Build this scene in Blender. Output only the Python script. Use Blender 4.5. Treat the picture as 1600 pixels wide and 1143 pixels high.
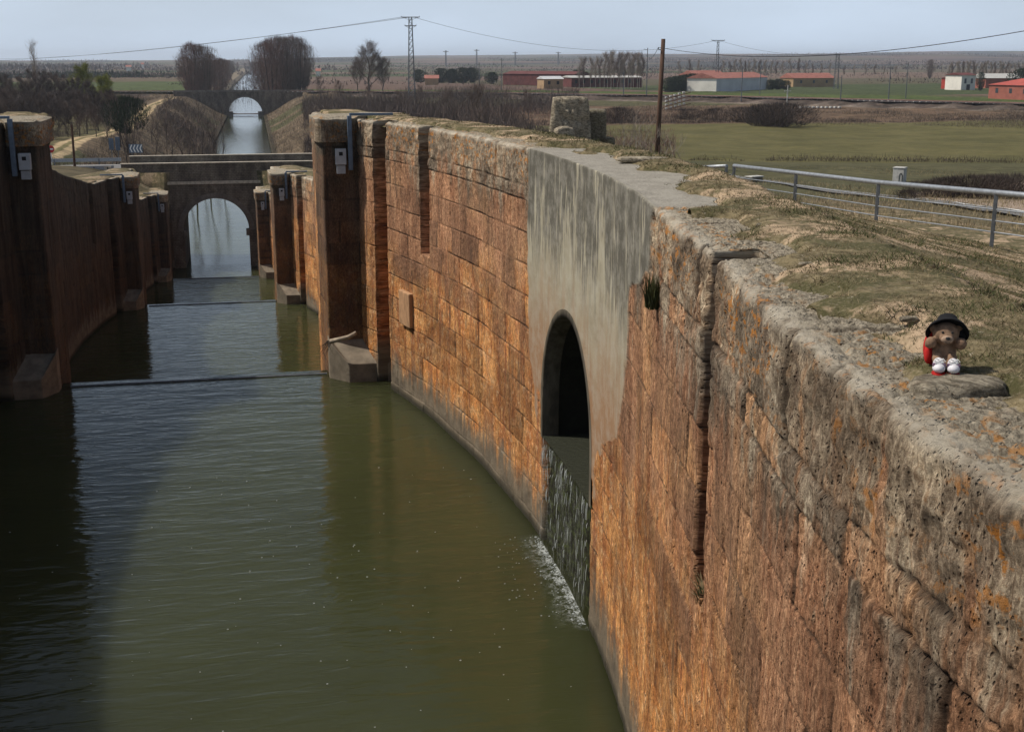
import bpy, bmesh, math, random
import numpy as np
from mathutils import Vector, Matrix
R = math.radians
S = bpy.context.scene
COL = S.collection
for o in list(bpy.data.objects): bpy.data.objects.remove(o)

# ------------------------------------------------------------------ camera, world, sun
FPX, PITCH, YAW = 1900.0, math.atan(476.5/1900.0), R(11.85)
cam = bpy.data.cameras.new('camera'); camo = bpy.data.objects.new('camera', cam); COL.objects.link(camo)
cam.sensor_width = 36; cam.lens = 36*FPX/1600; cam.clip_start = .05; cam.clip_end = 40000
camo.location = (0, 0, 0); camo.rotation_euler = (math.pi/2-PITCH, 0, -YAW)
S.camera = camo
S.render.resolution_x = 1024; S.render.resolution_y = 731
SUN_AZ = Vector((-.93, .37, 0)).normalized(); SUN_EL = R(52)
w = bpy.data.worlds.new("World"); S.world = w; w.use_nodes = True
nt = w.node_tree; bg = nt.nodes['Background']
sky = nt.nodes.new('ShaderNodeTexSky'); sky.sky_type = 'NISHITA'; sky.sun_disc = False
sky.sun_elevation = SUN_EL; sky.sun_rotation = math.atan2(SUN_AZ.x, SUN_AZ.y)
sky.air_density = 1.0; sky.dust_density = 2.5; sky.ozone_density = 1.5
tc = nt.nodes.new('ShaderNodeTexCoord'); mp = nt.nodes.new('ShaderNodeMapping'); mp.inputs['Scale'].default_value = (1.2, 1.2, 5)
nz = nt.nodes.new('ShaderNodeTexNoise'); nz.inputs['Scale'].default_value = 2.2; nz.inputs['Detail'].default_value = 5
rp = nt.nodes.new('ShaderNodeValToRGB'); rp.color_ramp.elements[0].position = .3; rp.color_ramp.elements[0].color = (.62, .62, .62, 1)
rp.color_ramp.elements[1].position = .7; rp.color_ramp.elements[1].color = (.86, .86, .86, 1)
mx = nt.nodes.new('ShaderNodeMix'); mx.data_type = 'RGBA'
nt.links.new(tc.outputs['Generated'], mp.inputs['Vector']); nt.links.new(mp.outputs[0], nz.inputs['Vector'])
sx = nt.nodes.new('ShaderNodeSeparateXYZ'); nt.links.new(tc.outputs['Generated'], sx.inputs[0])
el = nt.nodes.new('ShaderNodeMapRange'); nt.links.new(sx.outputs['Z'], el.inputs[0]); el.inputs[1].default_value = 0; el.inputs[2].default_value = .30
el.inputs[3].default_value = 1.25; el.inputs[4].default_value = .10
ml = nt.nodes.new('ShaderNodeMath'); ml.operation = 'MULTIPLY'; ml.use_clamp = True
nt.links.new(nz.outputs['Fac'], rp.inputs[0]); nt.links.new(rp.outputs[0], ml.inputs[0]); nt.links.new(el.outputs[0], ml.inputs[1]); nt.links.new(ml.outputs[0], mx.inputs[0])
nt.links.new(sky.outputs[0], mx.inputs[6]); mx.inputs[7].default_value = (9.7, 11.5, 13.8, 1)     # thin high cloud veil
nt.links.new(mx.outputs[2], bg.inputs['Color']); bg.inputs['Strength'].default_value = .07
sl = bpy.data.lights.new('sun', 'SUN'); sl.energy = 4.2; sl.angle = R(.6); sl.color = (1, .94, .85)
so = bpy.data.objects.new('sun', sl); COL.objects.link(so)
sd = Vector((SUN_AZ.x*math.cos(SUN_EL), SUN_AZ.y*math.cos(SUN_EL), math.sin(SUN_EL)))
so.rotation_euler = sd.to_track_quat('Z', 'Y').to_euler(); so.location = (-30, 10, 40)
S.view_settings.view_transform = 'Standard'; S.view_settings.look = 'None'
S.view_settings.exposure = 0; S.view_settings.gamma = 1

# ------------------------------------------------------------------ helpers
def ray(px, py):
    xc = (px-800)/FPX; yc = (571.5-py)/FPX
    Y = math.cos(PITCH)+yc*math.sin(PITCH); Z = -math.sin(PITCH)+yc*math.cos(PITCH)
    return Vector((xc*math.cos(YAW)+Y*math.sin(YAW), -xc*math.sin(YAW)+Y*math.cos(YAW), Z))
def onz(px, py, z): r = ray(px, py); return r*(z/r.z)
def atd(px, py, d): r = ray(px, py); return r*(d/math.hypot(r.x, r.y))
def tag(o, label=None, cat=None, group=None, kind=None):
    if label: o['label'] = label
    if cat: o['category'] = cat
    if group: o['group'] = group
    if kind: o['kind'] = kind
    return o
def thing(name, label, cat, loc=(0, 0, 0), rz=0, group=None):
    o = bpy.data.objects.new(name, None); COL.objects.link(o); o.empty_display_size = .1
    o.location = loc; o.rotation_euler = (0, 0, rz)
    return tag(o, label, cat, group)
def copy_tree(o, parent=None):
    c = o.copy(); COL.objects.link(c); c.parent = parent
    for ch in list(o.children): copy_tree(ch, c)
    return c
def mesh_np(name, V, F, mat, parent=None, smooth=False, attrs=None):
    me = bpy.data.meshes.new(name)
    V = np.asarray(V, np.float32); F = np.asarray(F, np.int32); n = F.shape[1]
    me.vertices.add(len(V)); me.vertices.foreach_set('co', V.ravel())
    me.loops.add(F.size); me.loops.foreach_set('vertex_index', F.ravel())
    me.polygons.add(len(F)); me.polygons.foreach_set('loop_start', np.arange(0, F.size, n, dtype=np.int32))
    me.polygons.foreach_set('loop_total', np.full(len(F), n, np.int32))
    if smooth: me.polygons.foreach_set('use_smooth', np.ones(len(F), bool))
    for k, a in (attrs or {}).items():
        a = np.asarray(a, np.float32)
        if a.ndim == 1: at = me.attributes.new(k, 'FLOAT', 'POINT'); at.data.foreach_set('value', a)
        else: at = me.attributes.new(k, 'FLOAT_VECTOR', 'POINT'); at.data.foreach_set('vector', a.ravel())
    me.update(calc_edges=True); me.validate()
    me.materials.append(mat)
    o = bpy.data.objects.new(name, me); COL.objects.link(o)
    if parent: o.parent = parent
    return o
def grid_faces(nu, nv, flip=False):
    i = np.arange(nu-1)[:, None]*nv+np.arange(nv-1)[None, :]; i = i.ravel()
    q = np.stack([i, i+nv, i+nv+1, i+1], 1)
    return q[:, ::-1] if flip else q
class MB:
    def __init__(s): s.v = []; s.f = []
    def box(s, x0, x1, y0, y1, z0, z1, M=None):
        b = len(s.v)
        for p in [(x0, y0, z0), (x1, y0, z0), (x1, y1, z0), (x0, y1, z0), (x0, y0, z1), (x1, y0, z1), (x1, y1, z1), (x0, y1, z1)]:
            p = Vector(p); s.v.append(M @ p if M else p)
        s.f += [tuple(b+i for i in q) for q in [(0, 3, 2, 1), (4, 5, 6, 7), (0, 1, 5, 4), (1, 2, 6, 5), (2, 3, 7, 6), (3, 0, 4, 7)]]
        return s
    def tube(s, pts, r, n=6, r1=None, cap=True):
        pts = [Vector(p) for p in pts]; m = len(pts); b = len(s.v)
        for i, p in enumerate(pts):
            d = (pts[min(i+1, m-1)]-pts[max(i-1, 0)]).normalized()
            a = d.cross(Vector((0, 0, 1)) if abs(d.z) < .9 else Vector((1, 0, 0))).normalized(); c = d.cross(a)
            rr = r if r1 is None else r+(r1-r)*i/(m-1)
            for k in range(n):
                t = 2*math.pi*k/n; s.v.append(p+(a*math.cos(t)+c*math.sin(t))*rr)
        for i in range(m-1):
            for k in range(n):
                k2 = (k+1) % n; s.f.append((b+i*n+k, b+i*n+k2, b+(i+1)*n+k2, b+(i+1)*n+k))
        if cap: s.f.append(tuple(b+k for k in range(n))[::-1]); s.f.append(tuple(b+(m-1)*n+k for k in range(n)))
        return s
    def prism(s, poly, axis, a0, a1):
        """poly of 2D points extruded along axis ('x','y','z')"""
        b = len(s.v); n = len(poly)
        for a in (a0, a1):
            for (p, q) in poly:
                s.v.append(Vector({'x': (a, p, q), 'y': (p, a, q), 'z': (p, q, a)}[axis]))
        s.f.append(tuple(range(b, b+n))[::-1]); s.f.append(tuple(range(b+n, b+2*n)))
        for i in range(n): j = (i+1) % n; s.f.append((b+i, b+j, b+n+j, b+n+i))
        return s
    def ball(s, c, r, n=10, sc=(1, 1, 1), M=None):
        b = len(s.v); m = n
        for i in range(m+1):
            t = math.pi*i/m
            for k in range(n):
                a = 2*math.pi*k/n
                p = Vector((math.sin(t)*math.cos(a)*sc[0]*r, math.sin(t)*math.sin(a)*sc[1]*r, math.cos(t)*sc[2]*r))
                if M: p = M @ p
                s.v.append(p+Vector(c))
        for i in range(m):
            for k in range(n):
                k2 = (k+1) % n; s.f.append((b+i*n+k, b+(i+1)*n+k, b+(i+1)*n+k2, b+i*n+k2))
        return s
    def build(s, name, mat, parent=None, smooth=False, bevel=0):
        bm = bmesh.new(); vs = [bm.verts.new(v) for v in s.v]
        for f in s.f:
            try: bm.faces.new([vs[i] for i in f])
            except ValueError: pass
        bmesh.ops.remove_doubles(bm, verts=bm.verts, dist=1e-5)
        bmesh.ops.recalc_face_normals(bm, faces=bm.faces)
        me = bpy.data.meshes.new(name); bm.to_mesh(me); bm.free(); me.materials.append(mat)
        if smooth: me.polygons.foreach_set('use_smooth', [True]*len(me.polygons))
        o = bpy.data.objects.new(name, me); COL.objects.link(o)
        if parent: o.parent = parent
        if bevel:
            m = o.modifiers.new('bevel', 'BEVEL'); m.width = bevel; m.segments = 2; m.limit_method = 'ANGLE'
        return o
ORD = ['first', 'second', 'third', 'fourth', 'fifth', 'sixth', 'seventh', 'eighth', 'ninth', 'tenth', 'eleventh', 'twelfth', 'thirteenth',
       'fourteenth', 'fifteenth', 'sixteenth', 'seventeenth', 'eighteenth', 'nineteenth', 'twentieth', 'twenty-first', 'twenty-second', 'twenty-third', 'twenty-fourth']

# numpy value noise
def _h(ix, iy, iz, seed):
    n = (ix.astype(np.int64)*374761393+iy.astype(np.int64)*668265263+iz.astype(np.int64)*2147483647+seed*974634777) & 0x7fffffff
    n = ((n ^ (n >> 13))*1274126177) & 0x7fffffff
    n = ((n ^ (n >> 15))*1103515245+12345) & 0x7fffffff
    return ((n >> 8) & 0xffff)/65535.0
def vn(x, y, z=0., seed=0):
    x, y, z = np.broadcast_arrays(np.asarray(x, float), np.asarray(y, float), np.asarray(z, float))
    ix, iy, iz = np.floor(x), np.floor(y), np.floor(z); fx, fy, fz = x-ix, y-iy, z-iz
    fx, fy, fz = [f*f*(3-2*f) for f in (fx, fy, fz)]
    r = 0
    for a in (0, 1):
        for b in (0, 1):
            for c in (0, 1):
                r = r+_h(ix+a, iy+b, iz+c, seed)*(fx if a else 1-fx)*(fy if b else 1-fy)*(fz if c else 1-fz)
    return r
def fbm(x, y, z=0., seed=0, o=4):
    r = 0; a = .5; t = 0; x = np.asarray(x, float); y = np.asarray(y, float); z = np.asarray(z, float)
    for k in range(o): r = r+a*vn(x*2**k, y*2**k, z*2**k, seed+k); t += a; a *= .5
    return r/t
def sst(a, b, x): t = np.clip((x-a)/(b-a), 0, 1); return t*t*(3-2*t)

# ------------------------------------------------------------------ materials
class N:
    """tiny node helper"""
    def __init__(s, name):
        s.m = bpy.data.materials.new(name); s.m.use_nodes = True; s.t = s.m.node_tree
        s.b = s.t.nodes['Principled BSDF']; s.pos = s.n('ShaderNodeNewGeometry').outputs['Position']
    def n(s, ty, **kw):
        x = s.t.nodes.new(ty)
        for k, v in kw.items(): setattr(x, k, v)
        return x
    def put(s, sock, v):
        if isinstance(v, bpy.types.NodeSocket): s.t.links.new(v, sock)
        elif v is not None:
            if hasattr(sock.default_value, '__len__') and isinstance(v, (tuple, list)) and len(v) == 3 and len(sock.default_value) == 4: v = (*v, 1)
            sock.default_value = v
    def attr(s, name, vec=False): a = s.n('ShaderNodeAttribute', attribute_name=name); return a.outputs['Vector' if vec else 'Fac']
    def math(s, op, a, b=None, clamp=False):
        x = s.n('ShaderNodeMath', operation=op, use_clamp=clamp); s.put(x.inputs[0], a)
        if b is not None: s.put(x.inputs[1], b)
        return x.outputs[0]
    def mapv(s, v, scale): x = s.n('ShaderNodeMapping'); s.put(x.inputs[0], v); x.inputs['Scale'].default_value = scale; return x.outputs[0]
    def noise(s, v, scale=1, detail=4, rough=.55, dist=0, sc3=None):
        if sc3: v = s.mapv(v, sc3)
        x = s.n('ShaderNodeTexNoise'); s.put(x.inputs['Vector'], v); x.inputs['Scale'].default_value = scale
        x.inputs['Detail'].default_value = detail; x.inputs['Roughness'].default_value = rough; x.inputs['Distortion'].default_value = dist
        return x.outputs['Fac']
    def vor(s, v, scale, feature='F1', sc3=None, out='Distance'):
        if sc3: v = s.mapv(v, sc3)
        x = s.n('ShaderNodeTexVoronoi', feature=feature); s.put(x.inputs['Vector'], v); x.inputs['Scale'].default_value = scale
        return x.outputs[out]
    def ramp(s, v, lo, hi): # smooth 0..1
        x = s.n('ShaderNodeMapRange', interpolation_type='SMOOTHSTEP'); s.put(x.inputs[0], v)
        x.inputs[1].default_value = lo; x.inputs[2].default_value = hi; return x.outputs[0]
    def mix(s, f, a, b, mode='MIX'):
        x = s.n('ShaderNodeMix', data_type='RGBA', blend_type=mode); s.put(x.inputs[0], f); s.put(x.inputs[6], a); s.put(x.inputs[7], b); return x.outputs[2]
    def bump(s, h, strength=.5, dist=.02, normal=None):
        x = s.n('ShaderNodeBump'); s.put(x.inputs['Height'], h); x.inputs['Strength'].default_value = strength; x.inputs['Distance'].default_value = dist
        if normal is not None: s.put(x.inputs['Normal'], normal)
        return x.outputs[0]
    def out(s, col=None, rough=.9, normal=None, spec=.3, metal=0):
        s.put(s.b.inputs['Base Color'], col); s.put(s.b.inputs['Roughness'], rough); s.b.inputs['Specular IOR Level'].default_value = spec
        s.b.inputs['Metallic'].default_value = metal
        if normal is not None: s.put(s.b.inputs['Normal'], normal)
        return s.m
def plain(name, col, rough=.85, var=.25, scale=3., metal=0, spec=.3, sc3=None, bumpd=0):
    k = N(name); f = k.noise(k.pos, scale, 5, .6, sc3=sc3)
    c = k.mix(k.ramp(f, .25, .75), tuple(v*(1-var) for v in col), tuple(min(1, v*(1+var)) for v in col))
    return k.out(c, rough, k.bump(f, .6, bumpd) if bumpd else None, spec, metal)

def stone_material(name, grey=False):
    k = N(name)
    sz = k.attr('sz', True); blk = k.attr('blk'); jnt = k.attr('jnt'); conc = k.attr('conc'); dep = k.attr('dep'); wl = k.attr('wl'); moss_shade = k.attr('moss_shade'); top = k.attr('top'); shade_tone = k.attr('shade_tone')
    big = k.noise(sz, .45, 4, .6); mid = k.noise(sz, 2.3, 5, .65); fine = k.noise(sz, 40, 8, .8)
    streak = k.noise(sz, 1, 5, .65, 1.2, sc3=(11, .75, 1)); streak2 = k.noise(sz, 1, 4, .65, .8, sc3=(4.0, .42, 1)); hair = k.noise(sz, 1, 5, .75, .5, sc3=(46, 3.0, 1)); flk = k.noise(sz, 1, 6, .8, .3, sc3=(30, 9, 1))
    # weathered limestone: grey crust on top, mauve brown, rust orange lower, slimy grey at the water
    rust = k.mix(k.ramp(mid, .3, .7), (.47, .195, .058), (.60, .345, .14))
    rust = k.mix(k.ramp(streak2, .45, .68), rust, (.36, .145, .062))
    rust = k.mix(k.ramp(k.noise(sz, 5.5, 7, .75), .50, .68), rust, (.60, .43, .25))
    rust = k.mix(k.math('MULTIPLY', k.ramp(k.noise(sz, 1.1, 6, .7), .52, .66), .35), rust, (.42, .32, .22))
    mauve = k.mix(k.ramp(streak, .35, .68), (.42, .255, .155), (.29, .145, .080))
    mauve = k.mix(k.ramp(big, .45, .65), mauve, (.42, .27, .155))
    greyc = k.mix(k.ramp(mid, .35, .68), (.20, .165, .12), (.46, .40, .30))
    d1 = k.math('ADD', dep, k.math('MULTIPLY', k.math('SUBTRACT', streak2, .5), 3.2))
    d1 = k.math('ADD', d1, k.math('MULTIPLY', k.math('SUBTRACT', blk, .5), .5))
    col = k.mix(k.ramp(d1, .40, 1.1), greyc, mauve)
    d2 = k.math('ADD', dep, k.math('ADD', k.math('MULTIPLY', k.math('SUBTRACT', big, .5), 7.), k.math('MULTIPLY', k.math('SUBTRACT', streak2, .5), 1.5)))
    d2 = k.math('ADD', d2, k.math('MULTIPLY', k.math('SUBTRACT', blk, .5), .7))
    col = k.mix(k.ramp(d2, 1.7, 3.7), col, rust)
    # pale calcite runs and bare patches
    pale = k.math('MULTIPLY', k.ramp(streak, .60, .72), k.ramp(mid, .48, .62))
    col = k.mix(k.math('MULTIPLY', pale, .75), col, (.62, .51, .36))
    # dark runs
    dk = k.math('MULTIPLY', k.ramp(hair, .52, .66), k.ramp(streak2, .34, .60))
    col = k.mix(k.math('MULTIPLY', dk, .62), col, (.07, .045, .03))
    col = k.mix(1, col, k.mix(k.ramp(flk, .32, .70), (.42, .38, .36), (1.40, 1.40, 1.42)), 'MULTIPLY')
    col = k.mix(k.math('MULTIPLY', k.ramp(k.math('ADD', k.math('MULTIPLY', flk, .6), k.math('MULTIPLY', streak, .4)), .59, .68), .5), col, (.66, .56, .42))
    spk = k.noise(sz, 1, 7, .85, .2, sc3=(34, 20, 1))
    col = k.mix(1, col, k.mix(k.ramp(spk, .36, .64), (.55, .50, .47), (1.30, 1.30, 1.30)), 'MULTIPLY')
    col = k.mix(.5, col, k.mix(blk, (.30, .28, .28), (1.15, 1.06, .95)), 'MULTIPLY')
    col = k.mix(k.math('MULTIPLY', k.ramp(fine, .35, .75), .5), col, (1.35, 1.3, 1.2), 'MULTIPLY')
    pits = k.math('MULTIPLY', k.math('SUBTRACT', 1, k.ramp(k.vor(sz, 1, sc3=(15, 10, 1), ), .04, .20)), k.ramp(k.noise(sz, 1.6, 3), .50, .62))
    pits2 = k.math('MULTIPLY', k.math('SUBTRACT', 1, k.ramp(k.vor(sz, 1, sc3=(60, 30, 1)), .10, .32)), k.ramp(k.noise(sz, 3.1, 3), .40, .55))
    pit = k.math('MAXIMUM', pits, pits2)
    col = k.mix(k.math('MULTIPLY', pit, .8), col, (.05, .03, .02))
    col = k.mix(1, col, k.mix(k.ramp(k.noise(sz, 1, 6, .65, .5, sc3=(1.5, .8, 1)), .33, .66), (.88, .84, .82), (1.66, 1.66, 1.62)), 'MULTIPLY')
    hv = k.math('MULTIPLY', k.ramp(k.noise(sz, 1, 5, .7, .8, sc3=(5.5, .5, 1)), .54, .62), k.ramp(k.noise(sz, .9, 4, .6), .42, .6))
    col = k.mix(k.math('MULTIPLY', hv, .6), col, (.10, .065, .045))
    # crust with lichen on coping
    lich = k.math('MULTIPLY', k.ramp(k.noise(sz, 9, 5, .7), .52, .60), k.ramp(k.noise(sz, .8, 3), .42, .55))
    lich = k.math('MULTIPLY', lich, k.ramp(k.math('SUBTRACT', .75, dep), 0, .5))
    lich = k.math('MULTIPLY', lich, k.ramp(k.math('SUBTRACT', .55, top), 0, .3))
    col = k.mix(k.math('MULTIPLY', lich, .85), col, (.52, .20, .03))
    tg = k.mix(k.ramp(k.noise(sz, 16, 8, .8, .3, sc3=(1, 1.8, 1)), .36, .64), (.12, .10, .07), (.50, .43, .32))
    tg = k.mix(k.math('MULTIPLY', lich, .8), tg, (.50, .22, .05))
    col = k.mix(k.ramp(top, .0, .12), col, tg)
    col = k.mix(k.math('MULTIPLY', k.math('MULTIPLY', k.math('SUBTRACT', 1, k.ramp(dep, .0, .12)), k.math('SUBTRACT', 1, k.ramp(top, .05, .2))), k.ramp(mid, .35, .6)), col, (.52, .46, .36))
    # joints
    col = k.mix(k.math('MULTIPLY', jnt, .82), col, (.045, .03, .02))
    # concrete repair with dark algae runs from the top
    cc = k.mix(k.ramp(mid, .3, .7), (.30, .265, .185), (.40, .36, .26))
    cc = k.mix(k.math('MULTIPLY', k.ramp(fine, .4, .7), .4), cc, (.33, .3, .23))
    run = k.math('MULTIPLY', k.ramp(k.math('ADD', k.math('ADD', k.math('MULTIPLY', k.noise(sz, 1, 5, .7, .9, sc3=(9, .7, 1)), .55), k.math('MULTIPLY', k.noise(sz, 1, 4, .6, .5, sc3=(1.7, .5, 1)), .45)), k.math('MULTIPLY', dep, -.05)), .41, .45),
                 k.math('SUBTRACT', 1, k.ramp(k.math('ADD', dep, k.math('MULTIPLY', streak, 1.6)), 1.7, 2.9)))
    run = k.math('MULTIPLY', run, k.math('SUBTRACT', 1, k.ramp(top, .0, .03)))
    cc = k.mix(k.ramp(top, 0, .05), cc, k.mix(k.ramp(fine, .35, .65), (.16, .145, .115), (.34, .31, .26)))
    cc = k.mix(k.math('MULTIPLY', run, .78), cc, (.045, .043, .038))
    cc = k.mix(k.ramp(k.math('ADD', dep, k.math('MULTIPLY', streak2, 2.6)), 2.6, 4.6), cc, (.30, .175, .095))
    cc = k.mix(k.ramp(k.noise(sz, 3.5, 7, .75), .42, .62), cc, k.mix(.3, cc, (.45, .42, .35)))
    col = k.mix(conc, col, cc)
    shade_col = k.mix(k.ramp(streak, .35, .65), (.15, .155, .15), (.40, .385, .36))  # left walls, piers and caps: shade painted into the stone colour
    shade_col = k.mix(k.ramp(mid, .4, .62), shade_col, (.36, .36, .30))
    gr_ = k.math('MULTIPLY', shade_tone, k.math('SUBTRACT', 1, k.ramp(top, 0, .1)))
    col = k.mix(gr_, col, shade_col, 'MULTIPLY')
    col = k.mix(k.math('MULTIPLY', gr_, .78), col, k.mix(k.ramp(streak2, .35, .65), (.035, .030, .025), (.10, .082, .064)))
    # waterline
    we = k.math('ADD', wl, k.math('MULTIPLY', k.math('SUBTRACT', streak2, .5), -1.6))
    col = k.mix(k.math('SUBTRACT', 1, k.ramp(we, .35, 1.0)), col, k.mix(k.ramp(mid, .3, .7), (.13, .105, .075), (.25, .20, .14)))
    col = k.mix(k.math('SUBTRACT', 1, k.ramp(wl, .03, .22)), col, (.05, .045, .03))
    col = k.mix(moss_shade, col, k.mix(k.ramp(k.noise(sz, 9, 5, .7), .4, .7), (.018, .016, .010), (.06, .075, .02)))
    iso = k.noise(sz, 75, 5, .8)
    hgt = k.math('ADD', k.math('ADD', k.math('MULTIPLY', fine, 1.0), k.math('MULTIPLY', iso, .5)), k.math('ADD', k.math('MULTIPLY', hair, .15), k.math('MULTIPLY', mid, .4)))
    hgt = k.math('SUBTRACT', hgt, k.math('MULTIPLY', pit, 1.6))
    hgt = k.math('MULTIPLY', hgt, k.math('SUBTRACT', 1, k.math('MULTIPLY', conc, .8)))
    return k.out(col, .92, k.bump(k.math('ADD', hgt, k.math('MULTIPLY', flk, .25)), 1, .022), .2)
M_STONE = stone_material('weathered_limestone')

def ground_material():
    k = N('ground_soil_and_grass'); gc = k.attr('gc', True); near = k.attr('near'); rough_ = k.attr('veg')
    f1 = k.noise(k.pos, 1.3, 6, .65); f2 = k.noise(k.pos, 9, 6, .7); f3 = k.noise(k.pos, .12, 5, .6); f4 = k.noise(k.pos, 45, 4, .7)
    col = k.mix(.7, gc, k.mix(k.ramp(f3, .3, .7), (.72, .76, .72), (1.22, 1.2, 1.2)), 'MULTIPLY')
    # banks near the camera: dry turf, greener clumps, bare soil
    nc = k.mix(k.ramp(f2, .35, .65), (.085, .068, .036), (.225, .180, .102))
    nc = k.mix(k.math('MULTIPLY', k.ramp(k.noise(k.pos, 2.6, 5, .7), .47, .57), .8), nc, (.068, .066, .028))
    bare = k.math('MULTIPLY', k.ramp(k.noise(k.pos, .75, 6, .7, .5), .505, .57), k.ramp(f2, .28, .55))
    nc = k.mix(bare, nc, (.44, .32, .21))
    nc = k.mix(k.math('MULTIPLY', k.ramp(f4, .50, .7), .5), nc, (.30, .25, .17))
    nc = k.mix(k.math('MULTIPLY', k.ramp(k.noise(k.pos, 17, 4, .7), .62, .72), .8), nc, (.46, .40, .31))
    col = k.mix(near, col, nc)
    vg = k.mix(k.ramp(k.noise(k.pos, .55, 6, .75), .4, .65), (.60, .58, .55), (1.45, 1.4, 1.3))
    col = k.mix(k.math('MULTIPLY', rough_, .8), col, vg, 'MULTIPLY')
    h = k.math('ADD', k.math('MULTIPLY', f2, .7), k.math('MULTIPLY', f4, .35))
    return k.out(col, 1.0, k.bump(h, .8, .05), .1)
M_GROUND = ground_material()

def water_material(name, wave, scale):
    k = N(name)
    n1 = k.noise(k.pos, scale, 3, .55, .6, sc3=(.42, 1.5, 1)); n2 = k.noise(k.pos, scale*.28, 3, .5, .4, sc3=(.6, 1.3, 1)); n3 = k.noise(k.pos, scale*3.1, 2, .5, .3, sc3=(.6, 1.3, 1))
    h = k.math('ADD', k.math('ADD', k.math('MULTIPLY', n1, 1.0), k.math('MULTIPLY', n2, 1.3)), k.math('MULTIPLY', n3, .16))
    c = k.mix(k.ramp(k.noise(k.pos, .25, 3), .3, .7), (.034, .037, .015), (.041, .045, .018))
    k.b.inputs['IOR'].default_value = 1.33
    k.b.subsurface_method = 'BURLEY'; k.b.inputs['Subsurface Weight'].default_value = 1; k.b.inputs['Subsurface Radius'].default_value = (1, 1, .6); k.b.inputs['Subsurface Scale'].default_value = 1.6
    return k.out(c, .06, k.bump(h, 1, wave), .24)
M_WATER = water_material('green_lock_water', .022, 2.6)
M_WFAR = water_material('canal_water', .010, 1.6)
M_BLACKSTONE = plain('dark_bridge_stone', (.165, .14, .115), .95, .4, 1.2, bumpd=.05)
M_PALE = plain('pale_coping_stone', (.46, .40, .31), .9, .3, 4, bumpd=.01)
M_ASPH = plain('worn_asphalt', (.15, .145, .14), .95, .2, 1.5)
M_DIRT = plain('pale_dirt', (.27, .205, .15), 1, .25, .8, bumpd=.02)
M_WHITE = plain('white_paint', (.75, .75, .72), .7, .1, 4)
M_GALV = plain('galvanised_steel', (.30, .32, .34), .5, .2, 12, .6, .5)
M_GALVD = plain('dull_steel', (.13, .14, .15), .6, .25, 9, .4, .4)
M_BLUEG = plain('blue_grey_paint', (.12, .155, .20), .6, .2, 8)
M_BOX = plain('grey_plastic', (.40, .41, .42), .6, .15, 6)
M_DARK = plain('dark_recess', (.02, .02, .02), .8, .2, 6)
M_RED = plain('sign_red', (.50, .03, .03), .6, .1, 4)
M_ROOFR = plain('red_tile_roof', (.31, .125, .095), .9, .25, .9)
M_ROOFD = plain('dark_red_wall', (.115, .035, .03), .9, .3, .5)
M_OCHRE = plain('ochre_wall', (.36, .24, .13), .9, .15, .4)
M_CREAM = plain('cream_wall', (.74, .70, .62), .85, .12, .3)
M_GREYW = plain('grey_cladding', (.52, .52, .52), .8, .1, .3)
M_BRICK = plain('brick_wall', (.30, .10, .07), .9, .2, .5)
M_GLASS = plain('window_glass', (.04, .05, .06), .2, .2, 2, spec=.6)
M_WOODP = plain('tarred_pole_wood', (.085, .045, .028), .85, .4, 3, sc3=(8, 8, .5), bumpd=.01)
M_LOG = plain('bleached_wood', (.33, .27, .2), .9, .35, 14, bumpd=.01)
M_BARKD = plain('dark_twigs', (.092, .070, .060), 1, .3, .5)
M_BARKB = plain('brown_twigs', (.135, .098, .080), 1, .3, .5)
M_BARKP = plain('pale_twigs', (.26, .215, .175), 1, .25, .6)
M_BARKR = plain('reddish_twigs', (.155, .085, .068), 1, .3, .6)
M_WILL = plain('willow_yellow_green', (.19, .20, .035), 1, .3, .5)
M_EVER = plain('evergreen_needles', (.028, .040, .022), 1, .4, .5)
M_SCRUB = plain('dry_scrub', (.115, .090, .066), 1, .35, .15)
M_DRYG = plain('straw_grass', (.26, .205, .115), 1, .3, 3)
M_GRNG = plain('green_grass', (.066, .072, .026), 1, .35, 3)
M_BRNG = plain('brown_grass', (.145, .108, .058), 1, .3, 3)
M_TRUNK = plain('bark', (.115, .092, .075), .95, .3, 2)
M_TRUNKD = plain('dark_bark', (.055, .042, .034), .95, .3, 2)
M_TRUNKP = plain('pale_bark', (.27, .23, .19), .95, .25, 2)
M_RAIL = plain('rusty_rail', (.115, .06, .045), .7, .3, 2)
M_BALLAST = plain('rail_ballast', (.10, .078, .068), 1, .3, .8)
M_CONC = plain('weathered_concrete', (.44, .43, .40), .9, .25, 2.5, bumpd=.01)
M_BUSHD = plain('dark_bramble', (.060, .045, .038), 1, .35, 1)

# ------------------------------------------------------------------ plan of the canal
LCH = 29.9; DROP = 3.9; POOL = [-7.37, -11.25, -15.12, -19.0]
def Cx(y): return np.interp(y, [-20, 0, 120, 266, 457, 866, 1300, 2400], [-.24, -.75, -3.8, -2.7, -2.1, -2.2, 1.9, 12])
_hy = [-30, 3, 4, 5, 6.5, 8, 10.7, 12, 14, 16, 18.2, 21.5, 24.8, 27.3, 28.7]
_hw = [3.05, 3.1, 3.18, 3.36, 3.7, 4.05, 4.60, 4.88, 5.17, 5.33, 5.38, 5.20, 4.78, 4.27, 3.80]
_yy = np.linspace(-30, 28.75, 1200); _ww = np.interp(_yy, _hy, _hw)
_k = np.hanning(31); _k /= _k.sum(); _ww = np.convolve(np.pad(_ww, 15, 'edge'), _k, 'valid')
def HW(y):
    y = np.asarray(y, float); ch = np.clip(np.floor((y-.8)/LCH), 0, 3)
    return np.interp(y-ch*LCH, _yy, _ww)
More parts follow.
